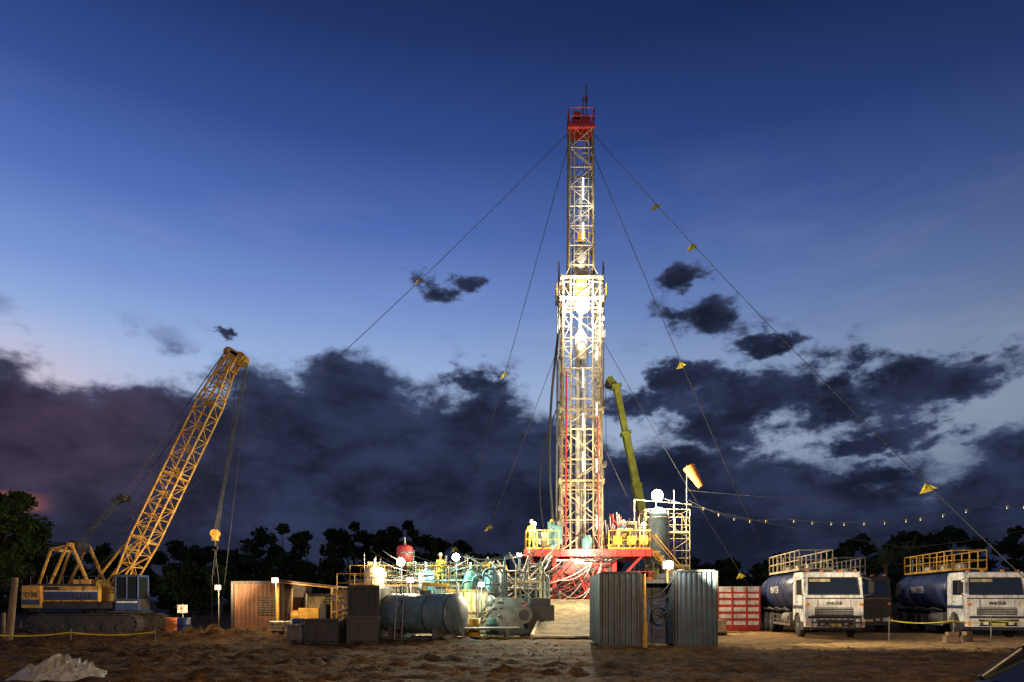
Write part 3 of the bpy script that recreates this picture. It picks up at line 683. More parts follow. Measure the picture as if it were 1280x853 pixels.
    for y in(-.35,.35): rp.cyl(B+Vector((.2,y,0)),hp+d*.3+nrm*.3+Vector((0,y,0)),.024,n=5)
    for y in(-.15,.15): rp.cyl(Vector((-.3,y,2.7)),hp+d*.3+nrm*.4+Vector((0,y,0)),.018,n=5)
    for y in(-.5,.5): gy.beam((-.2,y,2.5),F.lerp(H,.2)+Vector((0,y,0))+nrm*.5,.09)
    hx=Vector((5.95,0,5.1)); tip=hp+d*.3-nrm*.75
    for y in(-.18,-.06,.06,.18): rp.cyl(tip+Vector((.05,y,0)),hx+Vector((0,y,.1)),.018,n=5)
    rp.cyl(tip+Vector((-.5,.3,0)),(5.75,.3,3.0),.016,n=5); rp.cyl(tip+Vector((.1,.3,0)),(6.15,.3,1.2),.016,n=5)
    hk.box(hx,(.26,.34,.55)); hk.cyl(hx+Vector((0,-.2,.1)),hx+Vector((0,.2,.1)),.2,n=18); bk.cyl(hx-Vector((0,0,.25)),hx-Vector((0,0,.55)),.05)
    bk.tube([hx+Vector((.13*math.sin(a),0,-.68+.13*math.cos(a))) for a in np.linspace(0,4.4,10)],.04,8)
    for s in(-1,1): rp.tube([hx-Vector((0,0,.8)),hx+Vector((s*.16,0,-2.2)),hx+Vector((s*.22,.1,-4.4))],.022,5)
    T.done()
crawler()

# ------------------------------------------------------------ mobile crane behind rig
T=Thing('mobile_crane',(10.4,52,0)); b=T.part('telescopic_boom','lime',.02); c=T.part('carrier','lime',.03); k=T.part('machinery','dark',.01); ty=T.part('tyres','black'); hb=T.part('hubs','grey'); r=T.part('ropes','cable')
F=Vector((.6,0,3.0)); d=(Vector((-2.6,-.5,18.0))-F).normalized()
for a,e,w in((0,7.5,.85),(7.2,11.5,.72),(11.3,15.2,.6)): b.beam(F+d*a,F+d*e,w*.7,w)
for a in(7.4,11.4,15.0): b.beam(F+d*a,F+d*(a+.25),.72,1.0)
b.beam(F+d*15,F+d*15.6+Vector((-.5,0,.2)),.4,.5); k.cyl(F+d*15.3+Vector((-.5,-.2,0)),F+d*15.3+Vector((-.5,.2,0)),.3)
r.cyl(F+d*15.3+Vector((-.75,0,0)),(-3.2,-.3,6.5),.02); k.box((-3.2,-.3,6.2),(.4,.4,.8)); k.cyl((1.4,0,2.6),F+d*6,.18)
c.box((1.6,0,2.2),(4.5,2.4,1.2)); c.box((.2,0,1.2),(10,2.5,.6)); c.box((-4.2,0,1.9),(1.5,2.4,1.6)); k.box((-4.5,0,2.3),(1.0,2.42,.6)); c.box((-.6,-.8,2.6),(1.2,.9,1.6))
for x in(-3.8,-2.2,2.5,3.9):
    for s in(-1,1): ty.lathe([(.3,-.2),(.5,-.18),(.55,0),(.5,.18),(.3,.2)],(x,s*1.1,.55),(0,1,0),20)
T.done()

# ------------------------------------------------------------ scaffold tower, vessel, windsock
T=Thing('scaffold_tower',(8.3,44,0)); g=T.part('scaffold_frame','cream'); s=T.part('platforms','grey'); l=T.part('floodlight_housings','dark',.01)
A=[(.1,-1,0),(2.9,-1,0),(2.9,1,0),(.1,1,0)]; B=[(x,y,7.4) for x,y,_ in A]
g.lattice(A,B,4,.035,.022,(0,1,2,3),'Z')
for z in(3.8,5.9): s.box((1.5,0,z),(2.8,2,.06)); g.rail([(.1,-1.02,z),(2.9,-1.02,z),(2.9,1,z)],1.0,.022,.9)
g.cyl((.75,-1.1,3),(.75,-1.1,8.5),.04); g.cyl((1.9,-1,0),(1.9,-1,8.6),.03)
g.beam((-.6,-1.05,8.0),(3.0,-1.05,7.7),.04); g.beam((-.6,-1.05,3.0),(-.6,-1.05,8.0),.05)
l.box((.75,-1.1,8.2),(.5,.2,.5))
T.bulb((.75,-1.45,8.2),.36,'lampw')
T.done(); T.light((.75,-2.05,8.2),3800,WW,.2); T.light((.75,-.7,6.8),240,WARM,.1)
T=Thing('vertical_vessel',(9.05,42.2,0)); g=T.part('shell','lblue'); k=T.part('supports','grey')
g.lathe([(.0001,0),(.4,.1),(.58,.35),(.58,3.2),(.45,3.5),(.2,3.7),(.0001,3.72)],(0,0,3.7),(0,0,1),24)
for a in range(4): k.beam((.5*math.cos(a*1.57+.7),.5*math.sin(a*1.57+.7),-.1),(.5*math.cos(a*1.57+.7),.5*math.sin(a*1.57+.7),4.2),.1)
for z in(4.4,5.6,6.7): k.lathe([(.59,0),(.62,.01),(.62,.09),(.59,.1)],(0,0,z),(0,0,1),24)
k.cyl((.6,-.1,3.4),(.6,-.1,7.2),.05); T.done()
T=Thing('windsock',(11.0,43,0)); k=T.part('pole','grey'); g=T.part('sock','orange')
k.cyl((0,0,0),(0,0,10.2),.04,.025); pp=[(.38,0),(.34,.5),(.26,1.0),(.2,1.5)]
g.lathe(pp,(.12,0,10.1),(.45,-.1,-.8),14); T.done()

def festoon(name,pts,bulbs,sag):
    T=Thing(name); g=T.part('cable','cable'); b=T.part('bulbs','bulb'); h=T.part('lamp_holders','flag')
    for a,c in zip(pts[:-1],pts[1:]):
        q=sagpts(a,c,sag,30); g.tube(q,.014,5)
        n=max(1,int((Vector(c)-Vector(a)).length/bulbs))
        for i in range(1,n):
            p=q[int(i/n*30)]
            h.cyl(p,p-Vector((0,0,.1)),.02,n=6); h.add([p,p+Vector((.12,0,0)),p+Vector((.06,0,-.13))],[(0,1,2)]); b.lathe([(.0001,0),(.012,.02),(.014,.04),(.0001,.06)],p-Vector((0,0,.17)),(0,0,1),8)
    T.done()
festoon('festoon_cable',[(11.1,43,8.0),(16.2,41,6.6),(24.5,35,6.6),(31,35,8.0)],.9,.55)
festoon('overhead_cable',[(11.1,43,8.6),(31,37,7.4)],50,.5)
festoon('overhead_cable',[(9,43,8.2),(22,38,4.6),(30,37,6)],50,.2)
T=Thing('utility_pole',(31,35,0)); g=T.part('pole','wood'); g.cyl((0,0,-.3),(0,0,8.6),.14,.1); g.beam((-.7,0,8.1),(.7,0,8.1),.1); T.done()

# ------------------------------------------------------------ mud tanks and plant (left of rig)
T=Thing('mud_tank',(-8.9,37.5,0)); bd=T.part('tank_walls','steel',.01); bd2=T.part('stiffeners','grey'); rl=T.part('handrails','yellow'); eq=T.part('mixers','teal',.02); pp=T.part('pipework','grey'); st=T.part('stairs','grey')
bd.bx(0,8.6,0,2.6,.15,2.4)
for x in np.arange(.1,8.6,.55): bd2.bx(x-.04,x+.04,-.07,0,.15,2.4)
bd2.bx(-.1,8.7,-.1,2.7,2.4,2.48); rl.rail([(0,-.05,2.48),(8.6,-.05,2.48)],1.1,.028,1.0); rl.rail([(0,2.6,2.48),(8.6,2.6,2.48)],1.1,.028,1.0)
for x in(1.2,3.6,5.2,7.4):
    eq.cyl((x,1.2,2.5),(x,1.2,3.2),.25,n=16); eq.cyl((x,1.2,3.2),(x,1.2,3.5),.16,n=16); eq.box((x+.55,1.2,2.8),(.6,.5,.5))
for i in range(30):
    x=U(.2,8.4); y=U(-.3,2.4); pp.cyl((x,y,2.2),(x,y,U(3.0,4.3)),U(.025,.06),n=8)
for i in range(16):
    x=U(.2,7.4); y=U(-.2,2.2); z=U(2.7,4.0); pp.cyl((x,y,z),(x+U(.6,1.8),y,z),U(.025,.05),n=8)
for z in(1.0,1.5,2.75): pp.cyl((0,-.25,z),(8.6,-.25,z),.07)
for x in(1,3.2,5.9,7.8): pp.lathe([(.05,-.1),(.16,-.05),(.16,.05),(.05,.1)],(x,-.35,1.5),(0,1,0),14); pp.cyl((x,-.25,1),(x,-.25,2.75),.06)
for k in range(9): st.box((8.9+k*.22,.6,2.4-k*.27),(.24,.8,.04))
T.done()
def shaker(x,y,z,m):
    T=Thing('shale_shaker',(x,y,z)); a=T.part('bed',m,.02); g=T.part('motors','grey'); f=T.part('springs_frame','dark',.01)
    a.box((0,0,.75),(1.5,1.2,.35),0,.08); a.box((-.6,0,1.05),(.5,1.2,.6)); g.cyl((.0,-.4,1.1),(.0,.4,1.1),.16,n=14); g.cyl((.35,-.4,1.05),(.35,.4,1.05),.14,n=14)
    for sx in(-.6,.6):
        for sy in(-.5,.5): f.cyl((sx,sy,0),(sx,sy,.6),.07)
    f.box((0,0,.08),(1.6,1.3,.12)); T.done()
shaker(-7.2,38.6,2.48,'cream'); shaker(-5.0,38.6,2.48,'cream'); shaker(-2.4,38.6,2.48,'steel'); shaker(-.9,38.9,2.48,'yellow')
def vessel(name,x,y,z,r,h,m,n=20,legs=True):
    T=Thing(name,(x,y,z)); a=T.part('shell',m); f=T.part('fittings','grey')
    a.lathe([(.0001,0),(r*.7,.05*h),(r,.15*h),(r,.85*h),(r*.7,.95*h),(r*.2,h),(r*.2,h*1.06),(.0001,h*1.06)],(0,0,.3),(0,0,1),n)
    for i in range(3): t=i*2.09+.5; f.beam((r*.8*math.cos(t),r*.8*math.sin(t),-.05 if z>0 else -.1),(r*.8*math.cos(t),r*.8*math.sin(t),.3+h*.3),.07)
    f.lathe([(r*1.01,0),(r*1.05,.01),(r*1.05,.07),(r*1.01,.08)],(0,0,.3+h*.5),(0,0,1),n)
    f.cyl((r*1.1,0,.3),(r*1.1,0,h),.03); f.cyl((0,0,h),(0,0,h+.7),.05); T.done()
vessel('pressure_vessel',-6.0,38.2,2.48+1.0,.45,1.0,'red'); 
T=Thing('steel_stand',(-6.0,38.2,2.48)); g=T.part('frame','grey'); g.lattice([(-.5,-.5,0),(.5,-.5,0),(.5,.5,0),(-.5,.5,0)],[(-.5,-.5,1.0),(.5,-.5,1.0),(.5,.5,1.0),(-.5,.5,1.0)],1,.04,.025); T.done()
vessel('mixing_tank',-7.4,36.7,1.9,.55,1.3,'cream'); vessel('mixing_tank',-4.6,36.6,1.6,.42,1.4,'lblue'); vessel('hopper_vessel',-1.0,36.6,.0,.5,3.0,'lblue'); vessel('hopper_vessel',-2.2,36.4,0,.38,3.0,'green')
for x,zt in((-7.4,1.95),(-4.6,1.65)):
    T=Thing('steel_stand',(x,36.65,0)); g=T.part('frame','grey'); g.lattice([(-.5,-.5,-.05),(.5,-.5,-.05),(.5,.5,-.05),(-.5,.5,-.05)],[(-.5,-.5,zt),(.5,-.5,zt),(.5,.5,zt),(-.5,.5,zt)],2,.04,.025); T.done()
T=Thing('pipe_manifold',(-2.6,35.5,0)); g=T.part('pipes','lblue'); v=T.part('valves','red'); k=T.part('skid','steel',.01)
k.box((1.9,0,.15),(4.6,1.6,.25))
for i in range(8):
    x=i*.55; h=U(2.2,4.3); w=U(.4,.9); g.tube([(x,0,.2),(x,0,h-.3),(x+.08,0,h-.08),(x+.25,0,h),(x+w,.1,h),(x+w+.15,.1,h-.15),(x+w+.2,.1,.4)],.055,8)
    v.lathe([(.03,-.05),(.2,-.03),(.2,.03),(.03,.05)],(x,-.18,U(.8,2.0)),(0,1,0),14); v.box((x,0,U(.9,2)),(.24,.24,.3))
for z in(.6,1.1,1.7): g.cyl((-.3,.1,z),(4.3,.1,z),.08)
T.done()
T=Thing('mud_pump',(-.3,32.5,0),.15); a=T.part('power_end','steel',.03); b=T.part('engine','dark',.02); c=T.part('piping','grey'); e=T.part('belt_guard','steel',.02)
a.box((0,0,.9),(1.5,1.3,1.0)); a.prism([(-.65,1.4),(-.4,1.8),(.4,1.8),(.65,1.4)],-.7,.7); b.box((1.6,0,.9),(1.3,1.1,1.1)); b.box((1.6,-.1,1.6),(1.0,.6,.35)); b.box((.8,0,.2),(3.6,1.4,.3))
for y in(-.4,0,.4): c.cyl((-.8,y,.5),(-.8,y,1.4),.15,n=14)
c.cyl((-.8,-.5,1.2),(-.8,.5,1.2),.1); c.lathe([(.0001,0),(.2,.1),(.24,.3),(.2,.5),(.0001,.6)],(-.8,-.4,1.35),(0,0,1),16)
e.cyl((.75,-.72,1.0),(.75,-.62,1.0),.42,n=22); b.cyl((.75,-.74,1.0),(.75,-.72,1.0),.25,n=18); c.cyl((1.9,-.2,1.7),(1.9,-.2,2.6),.06)
for i in range(18): (c if i%2 else b).tube(sagpts((-1+U(0,2),U(-.8,.5),U(1.0,1.8)),(-2.6,U(0,2),U(.8,2.)),U(.2,.7),10),.04,6)
T.done()
T=Thing('water_tank',(-2.9,32.0,0)); a=T.part('panels','cream',.02); f=T.part('ribs','yellow',.005); g=T.part('pipes','grey')
a.bx(0,1.7,0,1.8,.15,2.1)
for x in np.linspace(.0,1.7,6): f.bx(x-.03,x+.03,-.06,0,.1,2.12)
f.bx(-.05,1.75,-.08,1.85,2.1,2.18); f.bx(-.05,1.75,-.07,0,1.1,1.16); g.cyl((.4,-.15,.1),(.4,-.15,2.5),.05); g.tube([(1.3,-.2,0),(1.3,-.2,2.3),(1.5,.1,2.5),(1.5,.6,2.5)],.06,8); T.done()
T=Thing('horizontal_storage_tank',(-3.8,29.0,0),math.radians(-32)); a=T.part('shell','lblue'); k=T.part('saddles','steel',.01); l=T.part('ladder','grey'); b=T.part('bands','dark')
prof=[(.0001,-.2),(.4,-.17),(.72,-.06),(.82,0),(.84,.06),(.84,3.55),(.82,3.6),(.72,3.66),(.4,3.77),(.0001,3.8)]
a.lathe(prof,(-1.8,0,1.12),(1,0,0),36)
for x in(-1.7,-.6,.6,1.7): b.lathe([(.845,0),(.86,.01),(.86,.05),(.845,.06)],(x,0,1.12),(1,0,0),36)
for x in(-1.2,1.2): k.bx(x-.1,x+.1,-.75,.75,-.05,.55)
k.bx(-1.9,1.9,-.7,-.6,.0,.14); k.bx(-1.9,1.9,.6,.7,.0,.14)
for x in(-.7,-.3): l.cyl((x,-1.0,0),(x,-.82,2.3),.03,n=6)
for i in range(7): l.cyl((-.7,-.98+i*.02,.2+i*.3),(-.3,-.98+i*.02,.2+i*.3),.02,n=5)
a.cyl((.2,0,1.9),(.2,0,2.1),.28,n=18); l.cyl((-1.2,0,1.9),(-1.2,0,2.3),.06); l.cyl((1.9,-.3,.5),(2.2,-.3,.5),.07); T.done()
def skip(x,y,w,d,h,m='dark',rz=0):
    T=Thing('steel_skip',(x,y,0),rz); a=T.part('shell',m,.01); r=T.part('ribs',m)
    a.bx(-w/2,w/2,-d/2,-d/2+.05,.1,h); a.bx(-w/2,w/2,d/2-.05,d/2,.1,h); a.bx(-w/2,-w/2+.05,-d/2+.05,d/2-.05,.1,h); a.bx(w/2-.05,w/2,-d/2+.05,d/2-.05,.1,h); a.bx(-w/2+.05,w/2-.05,-d/2+.05,d/2-.05,.1,.15)
    for q in np.linspace(-w/2+.06,w/2-.06,int(w/.35)+1): r.bx(q-.03,q+.03,-d/2-.06,-d/2,.02,h)
    r.bx(-w/2-.05,w/2+.05,-d/2-.08,-d/2,h-.06,h+.03); r.bx(-w/2,w/2,-d/2-.03,d/2,-.02,.08); T.done()
skip(-7.3,26.8,1.3,1.4,.95); skip(-5.85,27.0,1.2,1.3,1.05,rz=.1); skip(-8.5,27.6,.8,1.2,.7,'steel')
def cont(name,x,y,w,d,h,m,rz=0):
    T=Thing(name,(x,y,0),rz); a=T.part('walls',m); f=T.part('frame','dark',.01); l=T.part('louvres','steel')
    a.corr((0,0),(w,0),.15,h-.1,.2,.04); a.corr((w,0),(w,d),.15,h-.1,.2,.04); a.corr((0,d),(0,0),.15,h-.1,.2,.04); a.corr((w,d),(0,d),.15,h-.1,.2,.04); f.bx(.05,w-.05,.05,d-.05,h-.12,h-.04)
    for xx in(0,w):
        for yy in(0,d): f.bx(xx-.06,xx+.06,yy-.08,yy+.06,0,h+.01)
    for z in(.07,h-.05):
        f.bx(.06,w-.06,-.07,.05,z-.07,z+.07); f.bx(.06,w-.06,d-.05,d+.05,z-.07,z+.07)
        for xx in(0,w): f.bx(xx-.05,xx+.05,.06,d-.08,z-.07,z+.07)
    if w>1.5:
        for i in range(8): l.box((w*.7,-.08,1.0+i*.12),(w*.35,.04,.05),0,0,.4)
    T.done(); return T
cont('generator_container',-13.7,33.5,2.5,4.5,2.6,'brown'); cont('equipment_container',-6.9,28.9,1.25,2.5,2.3,'dark'); cont('equipment_container',-10.6,35,1.9,3,2.0,'cream')
cont('equipment_container',-8.8,33.4,1.6,2.5,2.2,'brown')
T=Thing('shelter_canopy',(-11.2,32.6,0)); g=T.part('posts','yellow'); r=T.part('roof','brown')
for x in(0,2.6): 
    for y in(0,2): g.cyl((x,y,-.1),(x,y,2.6 if x<1 else 2.3),.05 if x else .09)
r.box((1.3,1,2.5),(3.1,2.4,.04),0,.11); g.beam((0,0,2.55),(2.9,0,2.25),.06); T.done()
T=Thing('diesel_generator',(-9.9,33.6,0)); a=T.part('engine','yellow',.02); b=T.part('radiator','dark',.02); c=T.part('exhaust','grey')
a.box((0,0,.9),(1.0,.8,.8)); b.box((.7,0,.95),(.3,.9,1.1)); a.box((0,0,.25),(1.9,.9,.25)); c.cyl((-.2,0,1.3),(-.2,0,2.0),.06); a.cyl((-.9,-.0,.9),(-.5,0,.9),.3,n=18); T.done()
def wlamp(x,y,h,p,col,br=.1,mat='lampw',rr=.02,spot=None,sp=0):
    T=Thing('floodlight',(x,y,0)); g=T.part('post','steel'); l=T.part('lamp_head','dark',.01)
    g.cyl((0,.05,-.1),(0,.05,h+.1),rr); l.box((0,-.02,h),(.3,.08,.24)); T.bulb((0,-.12-br*.5,h),br,mat)
    T.done()
    T.light((0,-.35-br,h),p,col,.1)
    if spot: T.light((0,-.35-br,h+.1),sp,col,.1,'SPOT',(spot[0]-x,spot[1]-y,spot[2]),80,.7)
wlamp(-2.95,36.2,3.95,1500,(.50,1,.80),.20,'lampc')
wlamp(-5.9,36.4,3.7,1700,WW,.22)
wlamp(-10.95,31.6,2.6,500,WARM,.05,'lampo',spot=(-20.5,35.5,4.5),sp=4200)  # added lamp, its spot put in to light the crawler crane
wlamp(-14.2,33.0,2.3,320,(1,.62,.26),.04,'lampo')
wlamp(-1.4,31.2,2.4,320,(.75,1,.80),.06,'lampc')
wlamp(.4,38.2,4.2,500,WW,.08)
wlamp(9.0,36.5,3.2,500,WARM,.05)
wlamp(-4.6,30.9,2.6,420,WARM,.035,'lampo')
# unseen floodlight tower, added behind the viewpoint to light foreground and crane
T=Thing('added_light_tower',(5.5,-7,0)); g=T.part('mast','grey'); l=T.part('lamp_heads','dark',.01); b=T.part('trailer','yellow',.02)
g.cyl((0,0,0),(0,0,8),.06); b.box((0,0,.7),(1.2,2.0,.8)); 
for s in(-.4,.4): l.box((s,0,8),(.5,.15,.4)); T.bulb((s,.2,8),.12,'lampw')
for s in(-1,1): l.lathe([(.2,-.1),(.3,-.08),(.3,.08),(.2,.1)],(s*.7,0,.3),(1,0,0),18)
T.done(); T.light((0,.6,8),13500,(1,.66,.30),.3)

# cables and hoses lying on the ground, pipes, clutter
T=Thing('ground_hoses'); g=T.part('hoses','black'); g2=T.part('hoses_pale','cream')
for i in range(14):
    x0=U(-9,2);y0=U(29.5,35);x1=x0+U(2,7);y1=U(29,36); pts=[]
    for k in range(19):
        t=k/18; pts.append(Vector((x0+(x1-x0)*t,y0+(y1-y0)*t+.5*math.sin(t*7+i),.07+.03*math.sin(t*11+i))))
    (g2 if i%3==0 else g).tube(pts,U(.03,.06),6)
T.done()
T=Thing('overhead_hoses'); g=T.part('hoses','grey'); k=T.part('cables','black')
for i in range(26):
    a=(U(-3,0),U(34.5,38),U(2,4.2)); b=(U(1.0,2.6),U(38.5,39.8),U(2.5,5.2)); (g if i%2 else k).tube(sagpts(a,b,U(.3,1.4),16),U(.02,.05),6)
for i in range(14):
    a=(U(-9,-5),U(34,37),U(2.6,4.4)); b=(U(-4,0),U(34.5,37),U(2.6,4.2)); k.tube(sagpts(a,b,U(.15,.6),14),.015,5)
T.done()
def steelframe(x,y,w,d,h,m):
    T=Thing('pipe_support_frame',(x,y,0)); g=T.part('frame',m); p=T.part('pipes','grey')
    g.lattice([(0,0,-.05),(w,0,-.05),(w,d,-.05),(0,d,-.05)],[(0,0,h),(w,0,h),(w,d,h),(0,d,h)],2,.04,.025)
    g.rail([(0,0,h),(w,0,h),(w,d,h)],.9,.02,.8)
    for i in range(4): p.cyl((-.4,U(0,d),h*U(.4,1)),(w+.6,U(0,d),h*U(.4,1)),U(.04,.08))
    T.done()
steelframe(-8.0,31.2,1.6,1.2,2.0,'yellow'); steelframe(.2,35.2,1.3,1.2,2.6,'cream'); steelframe(-4.4,33.6,1.2,1.0,2.4,'yellow'); steelframe(6.6,38.6,1.4,1.2,2.4,'red'); steelframe(8.3,37.6,1.2,1.2,1.6,'yellow')
def pallet(x,y,rz,m):
    T=Thing('pallet_of_sacks',(x,y,0),rz); w=T.part('pallet','wood'); s=T.part('sacks',m,.05)
    for i in range(5): w.box((0,-.5+i*.25,.13),(1.2,.12,.03))
    for i in(-.5,0,.5): w.box((i,0,.06),(.1,1.1,.1))
    for k in range(4):
        for i in(-.3,.3):
            for j in(-.33,0,.33): s.box((i+U(-.03,.03),j+U(-.02,.02),.22+k*.15),(.57,.31,.15),U(-.06,.06))
    T.done()
pallet(-10.2,30.6,.2,'cream'); pallet(-3.0,34.0,.1,'white'); pallet(9.6,33,.3,'cream')
for x,y,m in((-14.9,31,'blue'),(-15.6,31.3,'orange'),(-2.3,30.6,'blue'),(-.9,30.9,'teal'),(8.3,31.5,'blue'),(8.95,31.6,'red'),(-1.7,30.3,'yellow'),(-8.9,30.4,'red'),(-9.5,30.2,'blue')):
    T=Thing('oil_drum',(x,y,0)); g=T.part('drum',m); g.lathe([(.27,0),(.29,.02),(.285,.28),(.3,.3),(.285,.32),(.285,.57),(.3,.59),(.285,.61),(.29,.87),(.27,.88),(.26,.86)],(0,0,0),(0,0,1),20); T.done()
T=Thing('pipe_rack',(-.3,29.3,0)); g=T.part('pipes','grey'); k=T.part('trestles','steel')
for i in range(6): g.cyl((-2.3,i*.14,.45),(0.6,.4+i*.14,.45),.055)
for x in(-1.8,.1): k.bx(x-.06,x+.06,0,1.4,0,.4)
T.done()
for x,y in((17.6,27.4),(18.6,27.9)):
    T=Thing('timber_block',(x,y,0),U(0,1)); g=T.part('timber','wood',.01); g.box((0,0,.12),(.5,.25,.25)); g.box((.1,.05,.33),(.45,.2,.15)); T.done()
T=Thing('mud_clods'); g=T.part('clods','mud')
for i in range(1300):
    x=U(-18,17); y=13+17*R()**1.2
    if x>7 and y>24: continue
    r=U(.012,.05)*(1 if R()<.93 else 1.9); vs=[]; 
    for zz,rr in((-.5,.7),(.1,1.0),(.7,.6)):
        for k in range(6): a=k/6*math.tau; q=r*rr*U(.7,1.25); vs.append((x+q*math.cos(a),y+q*math.sin(a),r*zz*U(.7,1.1)+.0))
    fs=[(j*6+k,j*6+(k+1)%6,(j+1)*6+(k+1)%6,(j+1)*6+k) for j in range(2) for k in range(6)]+[tuple(range(12,18))]
    g.add(vs,fs)
T.done()

def barrier(pts,z=.75):
    T=Thing('barrier_tape'); p=T.part('stakes','grey'); t=T.part('tape','flag')
    for x,y in pts: p.cyl((x,y,-.1),(x,y,z+.15),.02,n=6)
    for a,b in zip(pts[:-1],pts[1:]):
        q=sagpts((*a,z),(*b,z),.12,12)
        for u,v in zip(q[:-1],q[1:]): t.beam(u,v,.006,.045)
    T.done()
barrier([(15.8,28.6),(18.3,28.3),(20.0,28.5),(24.5,28.2)],.85); barrier([(-20,25.5),(-17,26.3),(-14,26.8)],.45)
T=Thing('wooden_post',(-19.2,26,0)); g=T.part('post','wood'); w=T.part('wires','cable'); g.cyl((0,0,-.2),(.28,0,2.55),.13,.11,10); g.cyl((-.4,.3,-.2),(-.38,.3,1.2),.07,.06,8)
for s in(1,2): w.tube(sagpts((.25,0,2.4),(-4,1+s,2.2),.3,8),.012,4)
w.cyl((.25,0,2.3),(1.8,.8,0),.012,n=4); T.done()
T=Thing('warning_sign',(-16.4,34,0)); g=T.part('post','grey'); s=T.part('board','white'); g.cyl((0,0,0),(0,0,1.5),.03); s.box((0,-.04,1.25),(.5,.03,.4)); T.text('!',(0,-.06,1.1),(math.pi/2,0,0),.35,'red'); T.done()

# ------------------------------------------------------------ foreground tarp heap and parked car
T=Thing('tarpaulin_heap',(-9.9,14.9,0)); g=T.part('tarpaulin','tarp'); n=80
vs=[]
for j in range(n):
    for i in range(n):
        x=(i/(n-1)-.5)*2.0; y=(j/(n-1)-.5)*1.6; r=math.sqrt((x/1.0)**2+(y/.8)**2)
        p=Vector((x*2.2,y*2.2,.5)); rid=1-abs(mn.noise(p*1.3))*3; rid2=1-abs(mn.noise(p*2.9+Vector((3,1,2))))*3
        z=max(0,1-r*r)**.6*.30+ (.16*rid+.12*rid2)*max(0,1.1-r)
        vs.append((x+.06*rid2,y+.06*rid,z-.03))
g.add(vs,[(j*n+i,j*n+i+1,(j+1)*n+i+1,(j+1)*n+i) for j in range(n-1) for i in range(n-1)],True); T.done()

def car():
    T=Thing('parked_car',(6.85,7.1,0),math.radians(4)); b=T.part('body','carp',.03); g=T.part('windows','glass'); t=T.part('tyres','black'); h=T.part('hubs','grey'); c=T.part('trim','dark'); l=T.part('lamps','headl',.01)
    low=[(-2.2,.35),(-2.28,.55),(-2.2,.66),(-1.2,.80),(-.9,.83),(1.6,.9),(2.2,.88),(2.25,.6),(2.15,.32)]
    def pr(gg,poly,y0,y1,inset=0):
        n=len(poly); vs=[(x,y0,z) for x,z in poly]+[(x,y1,z) for x,z in poly]
        gg.add(vs,[tuple(range(n)),tuple(range(n,2*n))[::-1]]+[(i,n+i,n+(i+1)%n,(i+1)%n) for i in range(n)])
    pr(b,low,-.88,.88)
    lo=[(-1.45,-.8),(1.9,-.8),(1.9,.8),(-1.45,.8)]; ro=[(-.45,-.62),(1.25,-.62),(1.25,.62),(-.45,.62)]
    vs=[(x,y,.80) for x,y in lo]+[(x,y,1.44) for x,y in ro]
    g.add(vs,[(0,1,5,4),(1,2,6,5),(2,3,7,6),(3,0,4,7)])
    b.add([(x*1.01,y*1.01,1.43) for x,y in ro]+[(x*.9+.05,y*.9,1.48) for x,y in ro],[(4,5,6,7),(0,1,5,4),(1,2,6,5),(2,3,7,6),(3,0,4,7)])
    for a,r in zip(lo,ro):
        m=Vector(((a[0]+r[0])/2-.06*(1 if a[0]<0 else -1),(a[1]+r[1])/2,1.15)); b.beam((*a,.80),m,.07,.08); b.beam(m,(*r,1.44),.07,.08)
    for y in(-1,1):
        b.beam((.45,y*.81,.84),(.5,y*.63,1.42),.08,.05); c.beam((-1.1,y*.815,.855),(1.85,y*.815,.895),.015,.02)
        b.box((-.85,y*.98,.92),(.16,.2,.13)); l.box((-2.2,y*.65,.58),(.1,.35,.13))
        for x in(-1.4,1.35):
            t.lathe([(.18,-.1),(.3,-.1),(.32,-.06),(.32,.06),(.3,.1),(.18,.1)],(x,y*.82,.32),(0,1,0),26); h.lathe([(.2,-.06),(.18,.08),(.0001,.09)],(x,y*.82,.32),(0,y,0),16)
    T.done()
M['carp'].node_tree.nodes['Principled BSDF'].inputs['Specular IOR Level'].default_value=.15
car()

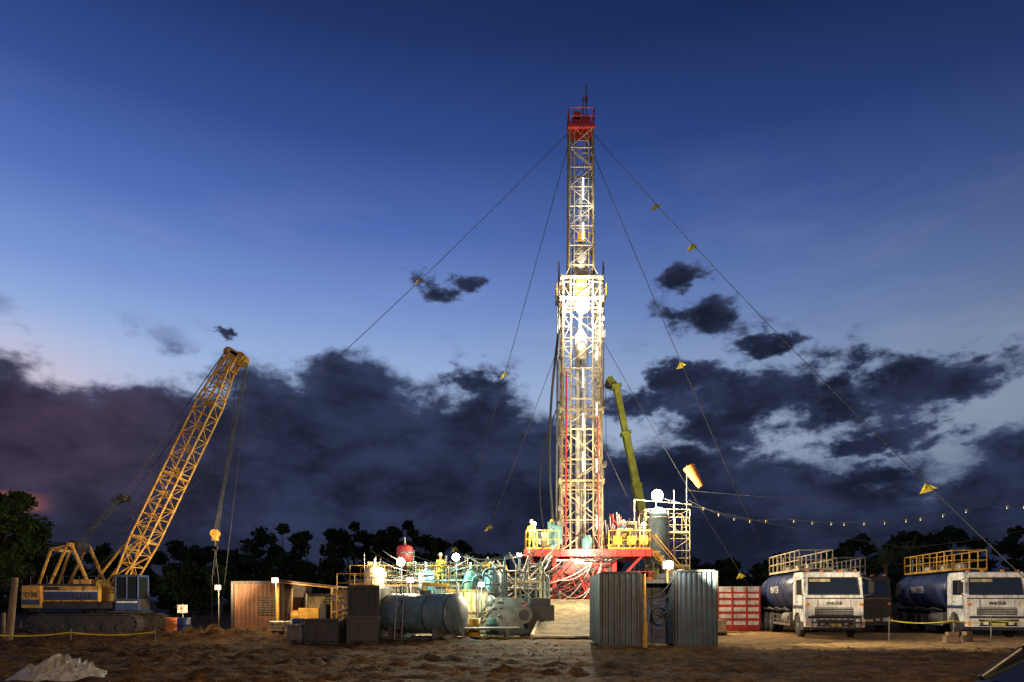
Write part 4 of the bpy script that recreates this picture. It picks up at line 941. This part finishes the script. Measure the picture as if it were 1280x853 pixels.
# ------------------------------------------------------------ people
def person(loc,rz,mat,arm=0.3,hat='white'):
    J=[(0,0,.95,.15),(0,0,1.1,.135),(0,0,1.32,.16),(0,0,1.48,.065),(0,-.01,1.56,.085),(0,-.01,1.68,.1),(0,0,1.75,.07)]
    E=[(0,1),(1,2),(2,3),(3,4),(4,5),(5,6)]; V=list(J)
    for s in(-1,1):
        b=len(V); V+=[(s*.19,0,1.42,.075),(s*.25,.02,1.16,.055),(s*.26,-arm*.75,1.0+arm*.35,.042),(s*.25,-arm*.95,.93+arm*.4,.035)]
        E+=[(2,b),(b,b+1),(b+1,b+2),(b+2,b+3)]
        b=len(V); V+=[(s*.1,0,.85,.1),(s*.12,-.02,.5,.07),(s*.13,.03,.1,.05),(s*.14,-.12,.04,.045)]
        E+=[(0,b),(b,b+1),(b+1,b+2),(b+2,b+3)]
    me=bpy.data.meshes.new('body'); me.from_pydata([v[:3] for v in V],E,[]); o=bpy.data.objects.new('body',me); sc.collection.objects.link(o)
    o.modifiers.new('skin','SKIN'); 
    for i,v in enumerate(V): me.skin_vertices[0].data[i].radius=(v[3],v[3]*.85)
    me.skin_vertices[0].data[0].use_root=True
    ss=o.modifiers.new('sub','SUBSURF'); ss.levels=2; ss.render_levels=2
    dg=bpy.context.evaluated_depsgraph_get(); m2=bpy.data.meshes.new_from_object(o.evaluated_get(dg)); bpy.data.objects.remove(o)
    m2.materials.clear()
    for k in(mat,'skin','black'): m2.materials.append(M[k])
    for p in m2.polygons:
        c=p.center; p.use_smooth=True
        p.material_index=1 if (c.z>1.5 or (abs(c.x)>.19 and c.y<-arm*.8 and .85<c.z<1.2)) else (2 if c.z<.12 else 0)
    T=Thing('worker',loc,rz); ob=bpy.data.objects.new('body',m2); sc.collection.objects.link(ob); ob.parent=T.e
    g=T.part('hard_hat',hat); g.lathe([(.135,0),(.13,.02),(.115,.03),(.105,.1),(.06,.155),(.0001,.165)],(0,-.01,1.70),(0,0,1),18)
    v=T.part('reflective_bands','white'); v.lathe([(.172,0),(.172,.05)],(0,0,1.2),(0,0,1),16,.85)
    f=T.part('hands','skin')
    for s in(-1,1):
        for k in range(4): f.cyl((s*(.25+.012*(k-1.5)),-arm*.95-.02,.92+arm*.4),(s*(.25+.014*(k-1.5)),-arm*.95-.06,.86+arm*.4-.004*k),.009,.007,6)
        f.cyl((s*.225,-arm*.95,.93+arm*.4),(s*.21,-arm*.95-.05,.9+arm*.4),.011,.008,6)
    T.done()
person((1.15,40.4,4.61),.3,'cloth',.35); person((2.35,40.3,4.61),-.4,'clothb',.5,'yellow'); person((6.6,40.6,4.61),.5,'clothb',.3); person((-4.0,38.2,2.48),.2,'cloth',.3)

# ------------------------------------------------------------ camera
cam=bpy.data.cameras.new('camera'); co=bpy.data.objects.new('camera',cam); sc.collection.objects.link(co)
co.location=(0,0,1.7); co.rotation_euler=(math.pi/2,0,0); cam.lens=24; cam.sensor_width=36; cam.shift_y=(750-426.5)/1280; cam.clip_end=5000
sc.camera=co
